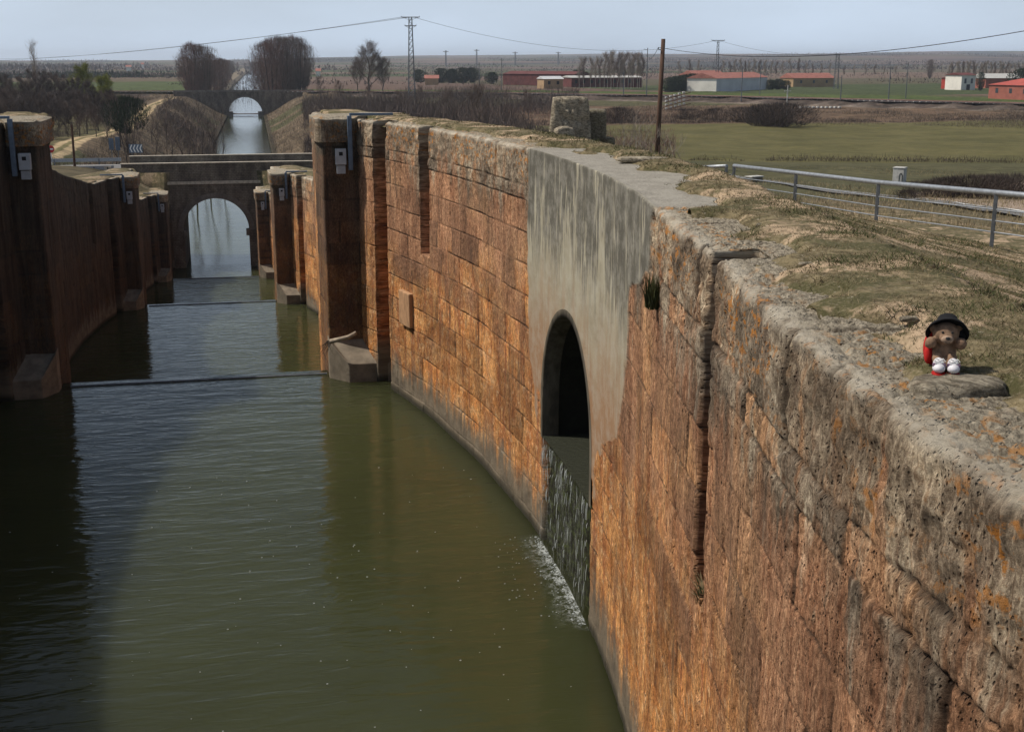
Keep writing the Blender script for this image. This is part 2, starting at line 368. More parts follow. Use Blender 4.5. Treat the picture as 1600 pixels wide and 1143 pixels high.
def canal_half(y): return np.interp(y, [117, 119, 130, 440, 470, 500, 860, 1300, 2300, 2500, 2600], [3.1, 3.1, 6.3, 6.0, 6.0, 9, 11, 11.8, 12, 12, 0])
def half(y): y = np.asarray(y, float); return np.where(y < 118, HW(y), canal_half(y))
ZT_Y = [-40, 33, 55.5, 63, 85.5, 93, 115.5, 140]; ZT_Z = [-1.3, -1.3, -5.15, -5.15, -9.05, -9.05, -12.9, -12.9]
def ztop(y): return np.interp(y, ZT_Y, ZT_Z)
_Rd = [0, 1.0, 2.4, 4, 6, 8, 10, 13, 20, 30, 50, 110, 200, 300]; _Rz = [-1.27, -1.33, -1.74, -2.18, -2.66, -3.08, -3.5, -4.5, -4.75, -5.6, -6.6, -9.9, -12, -12]
def regional(o, y):
    d = o+np.maximum(0, y-30)*.95
    return np.interp(d, _Rd, _Rz)
RAILP = [(-1200, 560), (-400, 475), (-120, 460), (0, 456), (70, 422), (137, 362), (190, 285), (236, 190), (262, 90), (270, -100)]
def rail_dist(x, y):
    best = np.full(np.shape(x), 1e9)
    for (ax, ay), (bx, by) in zip(RAILP[:-1], RAILP[1:]):
        dx, dy = bx-ax, by-ay; t = np.clip(((x-ax)*dx+(y-ay)*dy)/(dx*dx+dy*dy), 0, 1)
        best = np.minimum(best, np.hypot(x-ax-t*dx, y-ay-t*dy))
    return best
def seg_dist(x, y, P):
    best = np.full(np.shape(x), 1e9)
    for (ax, ay), (bx, by) in zip(P[:-1], P[1:]):
        dx, dy = bx-ax, by-ay; t = np.clip(((x-ax)*dx+(y-ay)*dy)/(dx*dx+dy*dy), 0, 1)
        best = np.minimum(best, np.hypot(x-ax-t*dx, y-ay-t*dy))
    return best
def H(x, y):
    """height of the land outside the channel"""
    x = np.asarray(x, float); y = np.asarray(y, float)
    side = np.where(x > Cx(y), 1, -1); o = np.maximum(np.abs(x-Cx(y))-half(y), 0)
    reg = regional(o, y)
    d = np.hypot(x, y)
    hill = sst(1300, 6500, d)*(16+34*sst(-.1, .5, np.arctan2(x, y))*1.0)*(-.25+2.2*fbm(x/1700., y/1700., 3.3, 5, 3))
    hill = hill+sst(500, 3000, d)*3*(fbm(x/500., y/500., 0, 9, 3)-.3)
    hill = hill*np.where(x < 0, .75, 1)
    reg = reg+hill
    zt = ztop(y)+.03; wn = np.where(o < 1.3, 1, np.exp(-(o-1.3)/3.0)*sst(29, 40, y))
    lock = zt*wn+reg*(1-wn)
    # beyond the first bridge: canal banks
    t = sst(0, 1, np.clip(o/14, 0, 1))*.6+np.clip(o/14, 0, 1)*.4
    bank = -18.65+(reg+18.65)*t
    h = np.where(y < 118, lock, bank)
    # road embankment over the first bridge
    rr = -9.95; e = np.abs(y-122)-4.6
    emb = rr-np.maximum(e, 0)*.6-np.maximum(0, -x-45)*.02-np.maximum(0, x-24)*.25
    ok = (np.abs(y-122) < 14) & ((np.abs(y-122) < 4.7) | (o > 6.5))
    h = np.where(ok, np.maximum(h, emb), h)
    # railway embankment
    rd = rail_dist(x, y); remb = -10.7-np.maximum(rd-4.5, 0)*.5
    h = np.where((o > 14) | (y < 400), np.maximum(h, remb), h)
    # a little unevenness
    h = h+np.where((y < 60) & (o > .9), (fbm(x*1.1, y*1.1, 0, 3, 4)-.5)*.16*np.clip(o-.9, 0, 1), 0)
    h = h+np.where(y > 130, (fbm(x*.1, y*.1, 0, 4, 3)-.5)*.8*np.clip(o/10, 0, 1), 0)
    return h
def hit(px, py, d0=6.):
    r = ray(px, py); r = r/math.hypot(r.x, r.y); ds = d0*np.power(1.012, np.arange(700))
    z = H(r.x*ds, r.y*ds); below = np.nonzero(r.z*ds < z)[0]
    if not len(below): return None
    d = ds[below[0]]; return Vector((r.x*d, r.y*d, float(z[below[0]])))
def ground_at(x, y): return float(H(np.array([x]), np.array([y]))[0])
def polar(px, d, sink=0.):
    """point on the ground at picture column px (azimuth) and distance d"""
    r = ray(px, 120); k = d/math.hypot(r.x, r.y); x, y = r.x*k, r.y*k
    return Vector((x, y, ground_at(x, y)-sink))

# ------------------------------------------------------------------ ground sheet
ys = np.concatenate([np.arange(-30, 0, .6), np.arange(0, 12, .12), np.arange(12, 34, .25), np.arange(34, 140, .7), 140*np.power(1.0135, np.arange(345))])
om = np.concatenate([[.93, .93], np.linspace(.22, 1.6, 24), np.linspace(1.7, 6, 36), np.linspace(6.3, 16, 34), np.linspace(16.6, 40, 34), 40*np.power(1.042, np.arange(1, 140))])
ny = len(ys)
YY = ys[:, None]; hf = half(ys)[:, None]; cc = Cx(ys)[:, None]
sideR = cc+hf+om[None, :]; sideL = cc-hf-om[None, ::-1]
X = np.concatenate([sideL, sideR], 1); Yg = np.broadcast_to(YY, X.shape).copy(); nc = X.shape[1]; no = len(om)
Z = H(X, Yg)
O = np.concatenate([np.broadcast_to(om[::-1], (ny, no)), np.broadcast_to(om, (ny, no))], 1)
inner = sst(.25, 1.0, O)
wid = .32*sst(10.2, 11.5, Yg)*(1-sst(18, 19.5, Yg)); edge = -.14+.20*sst(.10, .60, O-wid+(fbm(X*2.2, Yg*2.2, 0, 11, 4)-.5)*1.0)     # the turf laps over the coping with a ragged edge
Z = np.where((Yg < 117) & (O < 1.7), Z+np.where(O < 1.2, edge-.03, (edge-.03)*(1-sst(1.2, 1.7, O))), Z)
bed = (np.arange(nc) == no-1) | (np.arange(nc) == no)
Z[:, bed] = -24
kk = (np.arange(nc) == no-2) | (np.arange(nc) == no+1)
Z[:, kk] = np.where(ys[:, None] < 117, ztop(ys)[:, None]-.4, -18.9)
Yf = Yg; D = np.hypot(X, Yg)
gc = np.zeros(X.shape+(3,)); gc[:] = (.10, .082, .05)
def paint(mask, col, a=1.):
    m = (np.asarray(mask, float)*a)[..., None]; gc[:] = gc*(1-m)+np.array(col)*m
rside = X > cc
n1 = fbm(X/60, Yg/60, 0, 21, 3); n2 = fbm(X/260, Yg/260, 0, 22, 3)
# patchwork of the far plain
cell = vn(np.floor((X+.3*Yg)/310)*7.1, np.floor((Yg-.12*X)/190)*3.3, 0, 31)
far = D > 430
paint(far, (.125, .085, .068)); paint(far & (cell > .35), (.092, .080, .050)); paint(far & (cell > .55), (.150, .105, .080)); paint(far & (cell > .72), (.060, .075, .034)); paint(far & (cell > .86), (.085, .062, .056))
wood = (n2 > .56) & (D > 1600); paint(wood, (.045, .044, .038))
yb = Yg+(n1-.5)*6
paint(rside & (Yg > 55) & (Yg < 430) & (D < 470), (.085, .080, .042))
paint(rside & (yb+X*.0 > 127) & (Yg < 232+(n1-.5)*4) & (X > 30), (.104, .094, .040))
paint(rside & (Yg >= 228) & (rail_dist(X, Yg) > 5) & (Yg < 330) & (X > 30), (.125, .085, .058))
rd = rail_dist(X, Yg)
behind = (Yg > np.interp(X, [p[0] for p in RAILP[:8]], [p[1] for p in RAILP[:8]]))
paint(behind & (rd > 8) & (rd < 95+(n1-.5)*30) & (D > 300), (.070, .092, .028))
paint(rd < 9, (.075, .058, .05)); paint((rd > 9) & (rd < 12) & ~behind, (.20, .165, .14))
paint(~rside & (Yg > 470) & (Yg < 760), (.070, .088, .034)); paint(~rside & (Yg > 760) & (Yg < 900), (.11, .085, .055))
bankm = (Yg > 128) & (Yg < 470) & (O < 26); paint(bankm, (.135, .102, .070)); paint(bankm & (n1 > .55), (.085, .083, .042))
paint(~rside & (Yg > 128) & (Yg < 300) & (O > 14) & (O < 60), (.100, .088, .046))
paint((Yg > 500) & (Yg < 2500) & (O < 12), (.13, .105, .075))
lip = (Yg > 126) & (O < 1.3); paint(lip, (.06, .05, .035))
TRACK = [tuple(hit(*p, 132)[:2]) for p in [(60, 246), (80, 238), (130, 216), (210, 191)]]
TRACK = TRACK+[(-27, 360), (-26, 440)]
td = seg_dist(X, Yg, TRACK); paint((td < 1.5) & (td > .45), (.42, .32, .20)); paint(td <= .45, (.16, .14, .07))
td2 = seg_dist(X, Yg, [(-17, 470), (-20, 900), (-17, 1300), (-8, 2300)]); paint(td2 < 3, (.34, .26, .17))
near = (1-sst(16, 30, O))*(1-sst(40, 60, Yg))
near = np.where(Yg < 118, np.maximum(near, (O < 4)*.6), near)
veg = sst(60, 130, Yg)*(1-sst(500, 900, D))*np.where(rside & (X > 30) & (Yg > 120) & (Yg < 240), .35, 1.)
arow = (Yg > 13.2) & (Yg < 18.8) & rside & (bed | kk)[None, :]      # room behind the culvert mouth
X = np.where(arow, cc+hf+3.4, X); Z = np.where(arow & kk[None, :], -3.0, Z)
V = np.stack([X, Yg, Z], -1).reshape(-1, 3)
g = mesh_np('ground', V, grid_faces(ny, nc, True), M_GROUND, None, True, {'gc': gc.reshape(-1, 3), 'near': near.ravel(), 'veg': veg.ravel()})
tag(g, kind='structure')

# ------------------------------------------------------------------ water
def water_sheet(name, y0, y1, z, m, dx, ext=.5):
    yy = np.arange(y0, y1+.01, dx); yy[-1] = y1
    xs_ = np.linspace(-1, 1, 5)
    Xw = Cx(yy)[:, None]+(half(yy)[:, None]+ext)*xs_[None, :]
    Vw = np.stack([Xw, np.broadcast_to(yy[:, None], Xw.shape), np.full(Xw.shape, z)], -1).reshape(-1, 3)
    return tag(mesh_np(name, Vw, grid_faces(len(yy), 5, True), m, None, True), kind='structure')
water_sheet('lock_water', -12, 29.3, POOL[0], M_WATER, .5, .93)
water_sheet('lock_water', 29.3, 59.2, POOL[1], M_WATER, .5, .3)
water_sheet('lock_water', 59.2, 89.1, POOL[2], M_WATER, .5, .3)
water_sheet('lock_water', 89.1, 119, POOL[3], M_WATER, .5, .3)
yy = np.concatenate([np.arange(119, 560, 4.), np.arange(560, 2590, 20.)]); hh = canal_half(np.maximum(yy, 130))+2.2
Xw = Cx(yy)[:, None]+hh[:, None]*np.linspace(-1, 1, 3)[None, :]
tag(mesh_np('canal_water', np.stack([Xw, np.broadcast_to(yy[:, None], Xw.shape), np.full(Xw.shape, -19.0)], -1).reshape(-1, 3), grid_faces(len(yy), 3, True), M_WFAR, None, True), kind='structure')

# ------------------------------------------------------------------ lock masonry
def masonry_field(s, z, dep, W=1.05, RH=.505, seed=0):
    cop = dep < .60
    row = np.where(cop, 99, np.floor((z+40)/RH)); Wr = np.where(cop, 1.25, W)
    off = vn(row*17.3, 0, 0, seed+1)*3.
    # joints wander slightly
    zz = z+(fbm(s*.8, z*.5, 0, seed+5, 2)-.5)*.03
    row = np.where(cop, 99, np.floor((zz+40)/RH)); fz = (zz+40)/RH-np.floor((zz+40)/RH)
    f = s/Wr+off; i = np.floor(f)
    j = lambda q: (_h(q, row, row*0, seed+2)-.5)*.62
    lb = i+j(i); rb = i+1+j(i+1)
    lo = f < lb; hi = f >= rb
    i = np.where(lo, i-1, np.where(hi, i+1, i)); lb = i+j(i); rb = i+1+j(i+1)
    dj = np.minimum(np.abs(f-lb), np.abs(rb-f))*Wr
    dz = np.where(cop, np.abs(dep-.60), np.minimum(np.minimum(fz, 1-fz)*RH, np.where(dep < .9, np.abs(dep-.60), 9)))
    merge = _h(i, row, row*0, seed+9) > .85
    blk = _h(i, row, row*0, seed+3)
    return blk, dj, dz, cop
def build_masonry(name, path, sv, rows, water, parent, seed=0, recess=None, conc=None, moss_shade=None, rnd=.06, W=.98, inw=1.15, amp=1., zt=None, mat=None, shade_tone=0.):
    """path(s)->x,y,nx,ny ; n points from the canal into the wall"""
    px, py, nx, ny_ = path(sv); T = ztop(py) if zt is None else zt
    T = np.broadcast_to(T, py.shape)
    nt_ = max(6, int(rows*.22)); t_in = np.linspace(inw, 0.0, nt_)
    u = np.linspace(0, 1, rows)
    S_, U = np.meshgrid(sv, u, indexing='ij'); depth = T-(water-1.3)
    DEP = U*depth[:, None]; ZZ = T[:, None]-DEP
    O_ = np.zeros_like(ZZ)
    # top part
    O_t = np.broadcast_to(t_in[None, :-1], (len(sv), nt_-1)); Z_t = np.broadcast_to(T[:, None], O_t.shape); 
    S2 = np.concatenate([np.broadcast_to(sv[:, None], O_t.shape), S_], 1)
    ZA = np.concatenate([Z_t, ZZ], 1); OA = np.concatenate([O_t, O_], 1); DA = np.concatenate([np.zeros_like(O_t), DEP], 1)
    top = np.clip(OA, 0, 2)
    blk, dj, dz, cop = masonry_field(S2, ZA, DA, W=W, seed=seed)
    cz = np.zeros_like(ZA) if conc is None else conc(S2, ZA, py[:, None]+0*ZA)
    er = fbm(S2*2.1, ZA*2.1+OA*2, 0, seed+40, 5); er2 = fbm(S2*9, ZA*5+OA*5, 0, seed+41, 4)
    wj = .009+.016*er*er+np.where(cop, .004, 0)
    jm = np.maximum(1-sst(wj*.4, wj*1.6, dj), np.where(top > .02, 0, 1-sst(wj*.35, wj*1.3, dz)))
    jm = jm*(.35+.65*sst(.40, .55, fbm(S2*1.3, ZA*1.3, 0, seed+43, 3)))
    jm = jm*(1-cz)
    hf_ = fbm(S2*31, ZA*13+OA*31, 0, seed+51, 3); rg = np.abs(fbm(S2*13, ZA*4.5+OA*13, 0, seed+52, 4)-.5)*2
    crust = 1-sst(.5, 1.5, DA+(er-.5)*1.5)
    disp = (blk-.5)*.014+(er-.5)*.010+(er2-.5)*.014+(hf_-.5)*(.012+.026*crust)+(.35-rg)*(.006+.022*crust)
    disp = disp+jm*(.012+.016*er)+np.where(cop, .008*(fbm(S2*1.5, ZA*1.5+OA, 0, seed+44, 3)-.5)*2, 0)
    gouge = sst(.66, .80, fbm(S2*6, ZA*1.3+OA*3, 0, seed+45, 4)); disp = disp+gouge*.02
    hollow = sst(.62, .76, fbm(S2*1.1+7, ZA*2.2+OA*2, 0, seed+46, 4)); disp = disp+hollow*.02*np.where(DA < .8, 1, .25)+np.where(DA < .75, (fbm(S2*7, ZA*7+OA*7, 0, seed+49, 5)-.5)*.05, 0)
    disp = disp*amp*(1-.92*cz)-cz*.012
    # rounded, broken arris
    rr = rnd*(.35+1.5*fbm(S2*2.3, 3.3, 0, seed+47, 5))*(1-.75*cz)+jm*.02
    rr = np.maximum(rr, .012); face = top < .001
    tt = np.clip(np.where(face, DA, OA)/rr, 0, 1); ph = np.where(face, (1-tt), (1+tt))*math.pi/4
    inarc = tt < 1; ao = rr-rr*np.cos(ph); az_ = -rr+rr*np.sin(ph)
    off = np.where(face, disp+np.where(inarc, ao, 0), 0)
    blend = np.clip(OA/.06, 0, 1)
    zd = np.where(face, np.where(inarc, DA+az_, 0), np.where(inarc, az_, 0)-np.abs(disp)*1.1*blend)
    arr = (1-sst(0, .08, OA))
    off = off+np.where(face, 0, np.where(inarc, ao, OA)+disp*arr)
    if recess is not None:
        rc, mk = recess(S2, ZA, py[:, None]+0*ZA); off = np.where(rc > .02, np.maximum(off, rc+np.where(rc > .6, 0, disp*np.where((rc > .15), .25, 1))), off)
    Xv = px[:, None]+nx[:, None]*off; Yv = py[:, None]+ny_[:, None]*off; Zv = ZA+zd
    ms = np.zeros_like(ZA) if moss_shade is None else moss_shade(S2, ZA, py[:, None]+0*ZA, off)
    szv = np.stack([S2+seed*13.7, np.where(face, ZA, T[:, None]+OA), off*0.+seed*.0], -1)
    at = {'sz': szv.reshape(-1, 3), 'blk': blk.ravel(), 'jnt': jm.ravel(), 'conc': cz.ravel(), 'dep': DA.ravel(), 'wl': (ZA-water).ravel(), 'moss_shade': ms.ravel(), 'shade_tone': np.full(ms.size, shade_tone), 'top': np.where(face, 0, OA).ravel()}
    return mesh_np(name, np.stack([Xv, Yv, Zv], -1).reshape(-1, 3), grid_faces(*ZA.shape), mat or M_STONE, parent, True, at)
def curve_path(side, y0, y1):
    yv = np.linspace(y0, y1, 1500); xv = Cx(yv)+side*HW(yv)
    if side < 0 and y0 > 20: xv = xv-.42*(1-sst(3, 10, yv-y0))
    ss = np.concatenate([[0], np.cumsum(np.hypot(np.diff(xv), np.diff(yv)))])
    dx = np.gradient(xv, yv); ln = np.hypot(1, dx)
    nx = side/ln; nyy = -side*dx/ln
    def f(s): return np.interp(s, ss, xv), np.interp(s, ss, yv), np.interp(s, ss, nx), np.interp(s, ss, nyy)
    def s_of_y(y): return np.interp(y, yv, ss)
    return f, s_of_y, ss[-1]
def poly_path(P, side):
    """P: corner points, going away from the camera; rounded a little"""
    pts = [np.array(p, float) for p in P]; out = [pts[0]]
    for a, b, c in zip(pts[:-2], pts[1:-1], pts[2:]):
        u1 = (a-b)/np.linalg.norm(a-b); u2 = (c-b)/np.linalg.norm(c-b); r = .07
        for t in np.linspace(0, 1, 6): out.append((1-t)**2*(b+u1*r)+2*t*(1-t)*b+t*t*(b+u2*r))
    out.append(pts[-1]); out = np.array(out)
    seg = np.hypot(*np.diff(out, axis=0).T); ss = np.concatenate([[0], np.cumsum(seg)])
    d = np.gradient(out, ss, axis=0); ln = np.hypot(d[:, 0], d[:, 1]); nx = side*d[:, 1]/ln; nyy = -side*d[:, 0]/ln
    def f(s): 
        a, b = np.interp(s, ss, nx), np.interp(s, ss, nyy); l = np.hypot(a, b)
        return np.interp(s, ss, out[:, 0]), np.interp(s, ss, out[:, 1]), a/l, b/l
    return f, ss[-1]

ARC_C, ARC_W, ARC_SPR, ARC_TOP, ARC_SILL = 16.02, 1.55, -5.0, -3.42, -5.66
def recess_fn(ch, side):
    """vertical gate and stop-log grooves (y ranges) and, in the near right wall, the arched culvert mouth"""
    y0 = (ch-1)*LCH
    def f(s, z, y):
        zt = ztop(y); yl = y-y0
        g1 = sst(7.74, 7.76, yl)*(1-sst(8.16, 8.18, yl))*(z > zt-2.62-.06*np.sin(y*60))*.38
        g2 = sst(24.55, 24.58, yl)*(1-sst(25.12, 25.15, yl))*(z > zt-2.62)*.34
        g3 = sst(27.18, 27.21, yl)*(1-sst(27.84, 27.87, yl))*.5
        r = np.maximum(np.maximum(g1, g2), g3)
        if ch == 1 and side == 1:
            dy = np.abs(y-ARC_C)/ARC_W; hz = ARC_SPR+(ARC_TOP-ARC_SPR)*np.sqrt(np.maximum(0, 1-dy**2))
            ins = np.where(dy < 1, sst(-.012, .012, hz-z), 0)
            up = sst(-.01, .01, z-ARC_SILL)
            low = .05+.03*np.clip((z+7.4)/1.8, 0, 1)+.09*fbm(s*5, z*4, 0, 71, 4)
            r = np.maximum(r, ins*(up*2.7+(1-up)*low))
        return r, None
    return f
def conc_fn(s, z, y):
    wob = (fbm(s*1.6, z*1.2, 0, 61, 5)-.5)*2.2
    lo = np.interp(-z, [1.3, 1.95, 2.35, 4.2, 4.6, 5.6], [10.75, 11.0, 12.05, 12.75, 13.9, 14.2]); hi = np.interp(-z, [1.3, 3, 5, 6.2], [18.45, 18.55, 18.2, 17.7])
    m = sst(-.04, .04, y-lo-wob*.35)*(1-sst(-.05, .05, y-hi-wob*.35))
    return m*(1-sst(-.05, .05, -z-5.35-wob*3.2*0-np.where(y > 17.4, .3, .0)-wob*1.2))
def moss_shade_fn(s, z, y, off):  # moss on the cascade face; inside the mouth, shade painted dark
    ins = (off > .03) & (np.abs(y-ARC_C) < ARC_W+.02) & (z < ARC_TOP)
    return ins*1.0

SIDE = {1: 'right', -1: 'left'}; TONE = {1: 'sunlit rust-orange', -1: 'dark shaded'}
CHN = {1: 'the near lock chamber', 2: 'the second lock chamber', 3: 'the third lock chamber', 4: 'the farthest lock chamber before the arched bridge'}
walls = {}
M_FOOT = plain('damp_foot_stone', (.20, .165, .12), .85, .35, 3, bumpd=.02)
def edges(base, marks, e=.006):
    extra = []
    for m in marks: extra += [m-e, m+e, m-3*e, m+3*e]
    return np.unique(np.concatenate([base, extra]))
for ch in (1, 2, 3, 4):
    y0 = (ch-1)*LCH
    for side in (1, -1):
        wt = thing('lock_wall', f'{TONE[side]} curved stone wall on the {SIDE[side]} of {CHN[ch]}', 'lock wall', (0, 0, 0))
        walls[(ch, side)] = wt
        ya = -9. if ch == 1 else y0+.85
        yb_ = y0+28.72
        f, soy, L = curve_path(side, ya, yb_)
        if ch == 1 and side == 1:
            ymk = [ya]; d = ya
            while d < yb_: d += .03 if d < 2 else min(.009+max(0, d-2.5)*.0019, .034); ymk.append(min(d, yb_))
            sv = soy(np.array(ymk)); rows = 470
        else:
            st = {1: .05, 2: .08, 3: .11, 4: .14}[ch]; sv = np.arange(0, L, st); sv = np.append(sv, L); rows = {1: 130, 2: 110, 3: 80, 4: 60}[ch]
        mk = soy(y0+np.array([7.75, 8.17, 24.56, 25.14, 27.195, 27.855])); sv = edges(sv[(sv >= 0)], [m for m in mk if 0 < m < L])
        sv = sv[(sv >= 0) & (sv <= L)]
        build_masonry('stonework', f, sv, rows, POOL[ch-1], wt, seed=ch*3+(side > 0), recess=recess_fn(ch, side), shade_tone=0. if side > 0 else .95,
                      conc=conc_fn if (ch == 1 and side == 1) else None, moss_shade=moss_shade_fn if (ch == 1 and side == 1) else None)
        # gate pier at the lower end: a block that narrows the passage
        c0 = float(Cx(y0+28.7)); px_ = 0 if side > 0 else -.16; P = [(c0+side*4.5, y0+28.7), (c0+side*3.02+px_, y0+28.7), (float(Cx(y0+30.6))+side*2.98+px_, y0+30.6), (float(Cx(y0+30.6))+side*3.5, y0+30.7)]
        pf, PL = poly_path(P, side); st = .02 if ch == 1 else .06*ch/2
        pz = float(ztop(y0+29.5))-.02
        zt_ = np.full(len(np.arange(0, PL, st)), pz)
        build_masonry('gate_pier', pf, np.arange(0, PL, st), 260 if ch == 1 else 90, POOL[min(ch, 3)]-0, wt, seed=20+ch*3+(side > 0), zt=zt_, inw=.55, amp=.7, shade_tone=.6 if side > 0 else .95)
        # cap slab: rounded corner, pale weathered stone standing proud of the pier
        xi = c0+side*2.90+px_; xo = c0+side*4.6; r = .22; yl, yh = y0+28.58, y0+30.7
        cx_ = xi+side*r; poly = []
        for a in np.linspace(0, math.pi/2, 7): poly.append((cx_-side*r*math.sin(a), yl+r-r*math.cos(a)))
        dxx = float(Cx(yh)-Cx(yl))
        poly.append((xi+dxx, yh)); poly.append((xi+side*1.3+dxx, yh+.1)); poly.append((xo, yl+1.9)); poly.append((c0+side*3.78, yl+.02))
        nn = len(poly); bt = pz-.50; tp = float(ztop(y0+29.5))+.05
        mbm = bmesh.new(); lo_ = [mbm.verts.new((p[0], p[1], bt)) for p in poly]; hi_ = [mbm.verts.new((p[0], p[1], tp)) for p in poly]
        mbm.faces.new(lo_); mbm.faces.new(hi_)
        for i in range(nn): mbm.faces.new((lo_[i], lo_[(i+1) % nn], hi_[(i+1) % nn], hi_[i]))
        bmesh.ops.recalc_face_normals(mbm, faces=mbm.faces)
        bmesh.ops.triangulate(mbm, faces=[f_ for f_ in mbm.faces if len(f_.verts) > 4]); 
        bmesh.ops.subdivide_edges(mbm, edges=mbm.edges, cuts=7 if ch == 1 else 3, use_grid_fill=True)
        me = bpy.data.meshes.new('pier_cap'); mbm.to_mesh(me); mbm.free()
        co = np.zeros(len(me.vertices)*3, np.float32); me.vertices.foreach_get('co', co); co = co.reshape(-1, 3)
        nzz = fbm(co[:, 0]*3, co[:, 1]*3, co[:, 2]*3, 80+ch, 4)-.5
        edge_d = np.minimum(np.abs(co[:, 1]-yl), np.abs(co[:, 0]-xi)); topm = co[:, 2] > tp-.01
        co[:, 2] += np.where(topm, nzz*.09-.05*(1-sst(0, .15, edge_d)), 0); cen = np.array([c0+side*4, y0+30])
        co[:, :2] += (co[:, :2]-cen)*(nzz*.03)[:, None]
        me.vertices.foreach_set('co', co.ravel())
        for k_, a_ in {'blk': np.full(len(co), .7), 'jnt': np.zeros(len(co)), 'conc': np.zeros(len(co)), 'dep': (tp-co[:, 2])*.6, 'wl': np.full(len(co), 9.), 'moss_shade': np.zeros(len(co)), 'shade_tone': np.full(len(co), .3), 'top': np.where(topm, np.minimum(edge_d+.1, 1), 0)}.items():
            at_ = me.attributes.new(k_, 'FLOAT', 'POINT'); at_.data.foreach_set('value', np.asarray(a_, np.float32))
        at_ = me.attributes.new('sz', 'FLOAT_VECTOR', 'POINT'); at_.data.foreach_set('vector', np.stack([co[:, 0]+co[:, 1]*.3, np.where(topm, co[:, 1], co[:, 2]), co[:, 1]*0+ch], -1).astype(np.float32).ravel())
        me.materials.append(M_STONE); ob = bpy.data.objects.new('pier_cap', me); COL.objects.link(ob); ob.parent = wt
        # stone foot at the water filling the corner between wall and pier
        wl = POOL[ch-1]; fx = c0+side*3.0+px_
        fp = [(fx, y0+28.9, .98), (fx, y0+28.5, .92), (c0+side*3.44, y0+27.98, .44), (c0+side*4.75, y0+27.92, .44), (c0+side*4.75, y0+28.9, 1.02)]
        fm = MB(); fm.v = [Vector((a, b, wl-1.2)) for a, b, h_ in fp]+[Vector((a, b, wl+h_)) for a, b, h_ in fp]
        fm.f = [(0, 1, 2, 3, 4), (5, 6, 7), (5, 7, 9), (7, 8, 9)]+[(i, (i+1) % 5, (i+1) % 5+5, i+5) for i in range(5)]
        fm.build('foot_slab', M_FOOT, wt, bevel=.025)
# weirs between the pools
M_WEIR = plain('wet_weir_concrete', (.16, .15, .12), .5, .3, 3)
for i in range(3):
    yw = 28.9+LCH*i; c = float(Cx(yw)); t = thing('weir', f'{["nearest", "middle", "farthest"][i]} straight weir between the gate piers with water slipping over it', 'weir', (c, yw, POOL[i+1]), 0, 'weirs between the lock chambers')
    MB().box(-3.0, 3.0, 0, .5, -2, POOL[i]-POOL[i+1]-.03).build('weir_wall', M_WEIR, t)
    MB().tube([(-2.96, .0, POOL[i]-POOL[i+1]+.005), (2.96, .0, POOL[i]-POOL[i+1]+.005)], .03, 8).build('crest_lip', M_GALVD, t)

# ------------------------------------------------------------------ bridges
def block_material(name, a, b, sc=1.6):
    k = N(name); v = k.n('ShaderNodeTexBrick'); x = k.n('ShaderNodeSeparateXYZ'); k.put(x.inputs[0], k.pos); c = k.n('ShaderNodeCombineXYZ')
    k.put(c.inputs[0], k.math('ADD', x.outputs[0], x.outputs[1])); k.put(c.inputs[1], x.outputs[2]); k.put(v.inputs['Vector'], c.outputs[0])
    v.inputs['Scale'].default_value = sc; v.inputs['Mortar Size'].default_value = .015; v.inputs['Color1'].default_value = (*a, 1); v.inputs['Color2'].default_value = (*b, 1)
    v.inputs['Mortar'].default_value = (.04, .035, .03, 1)
    col = k.mix(.8, v.outputs['Color'], k.mix(k.ramp(k.noise(k.pos, .9, 6, .7, sc3=(1, 1, .45)), .35, .68), (.45, .42, .4), (1.4, 1.35, 1.25)), 'MULTIPLY')
    return k.out(col, .95, k.bump(k.noise(k.pos, 6, 5, .7), .7, .05), .2)
M_BLOCKS = block_material('bridge_blocks', (.20, .17, .135), (.15, .125, .10))
def arch_bridge(name, label, yA, yB, xc, r, zs, zd, xl, xr, zb):
    t = thing(name, label, 'bridge', (xc, yA, zs))
    m = MB(); n = 28; prof = [(-r*math.cos(math.pi*i/n), r*math.sin(math.pi*i/n)) for i in range(n+1)]
    T = zd-zs
    m.box(xl, -r, 0, yB-yA, zb-zs, T); m.box(r, xr, 0, yB-yA, zb-zs, T)
    for (a, b), (c, d) in zip(prof[:-1], prof[1:]): m.prism([(a, b), (c, d), (c, T), (a, T)], 'y', 0, yB-yA)
    m.build('masonry', M_BLOCKS, t)
    v = MB(); rr = r+.5                                     # ring of arch stones, proud of the face
    for i in range(n):
        a0, a1 = math.pi*(i+.04)/n, math.pi*(i+.96)/n
        v.prism([(-r*math.cos(a0)*1.002, r*math.sin(a0)*1.002), (-r*math.cos(a1)*1.002, r*math.sin(a1)*1.002), (-rr*math.cos(a1), rr*math.sin(a1)), (-rr*math.cos(a0), rr*math.sin(a0))], 'y', -.05, .0)
    v.build('arch_ring', M_BLACKSTONE, t)
    return t
c = float(Cx(119))
b1 = arch_bridge('arch_bridge', 'dark stone arch bridge carrying the road across the canal below the last lock', 117.6, 126.6, c, 3.0, -15.5, -9.95, -8.5, 9.5, -21)
MB().box(-8.6, 9.6, -.14, .02, 4.35, 4.62).build('string_course', M_PALE, b1)
MB().box(-8.2, 9.6, .0, .45, 5.56, 6.26).build('near_parapet', M_BLOCKS, b1)
MB().box(-8.25, 9.7, -.05, .5, 6.262, 6.34).build('parapet_coping', M_PALE, b1)
MB().box(-8.2, 9.6, 8.5, 8.95, 5.56, 6.35).build('far_parapet', M_BLOCKS, b1)
MB().box(-8.25, 9.7, 8.45, 9.0, 6.352, 6.42).build('parapet_coping', M_PALE, b1)
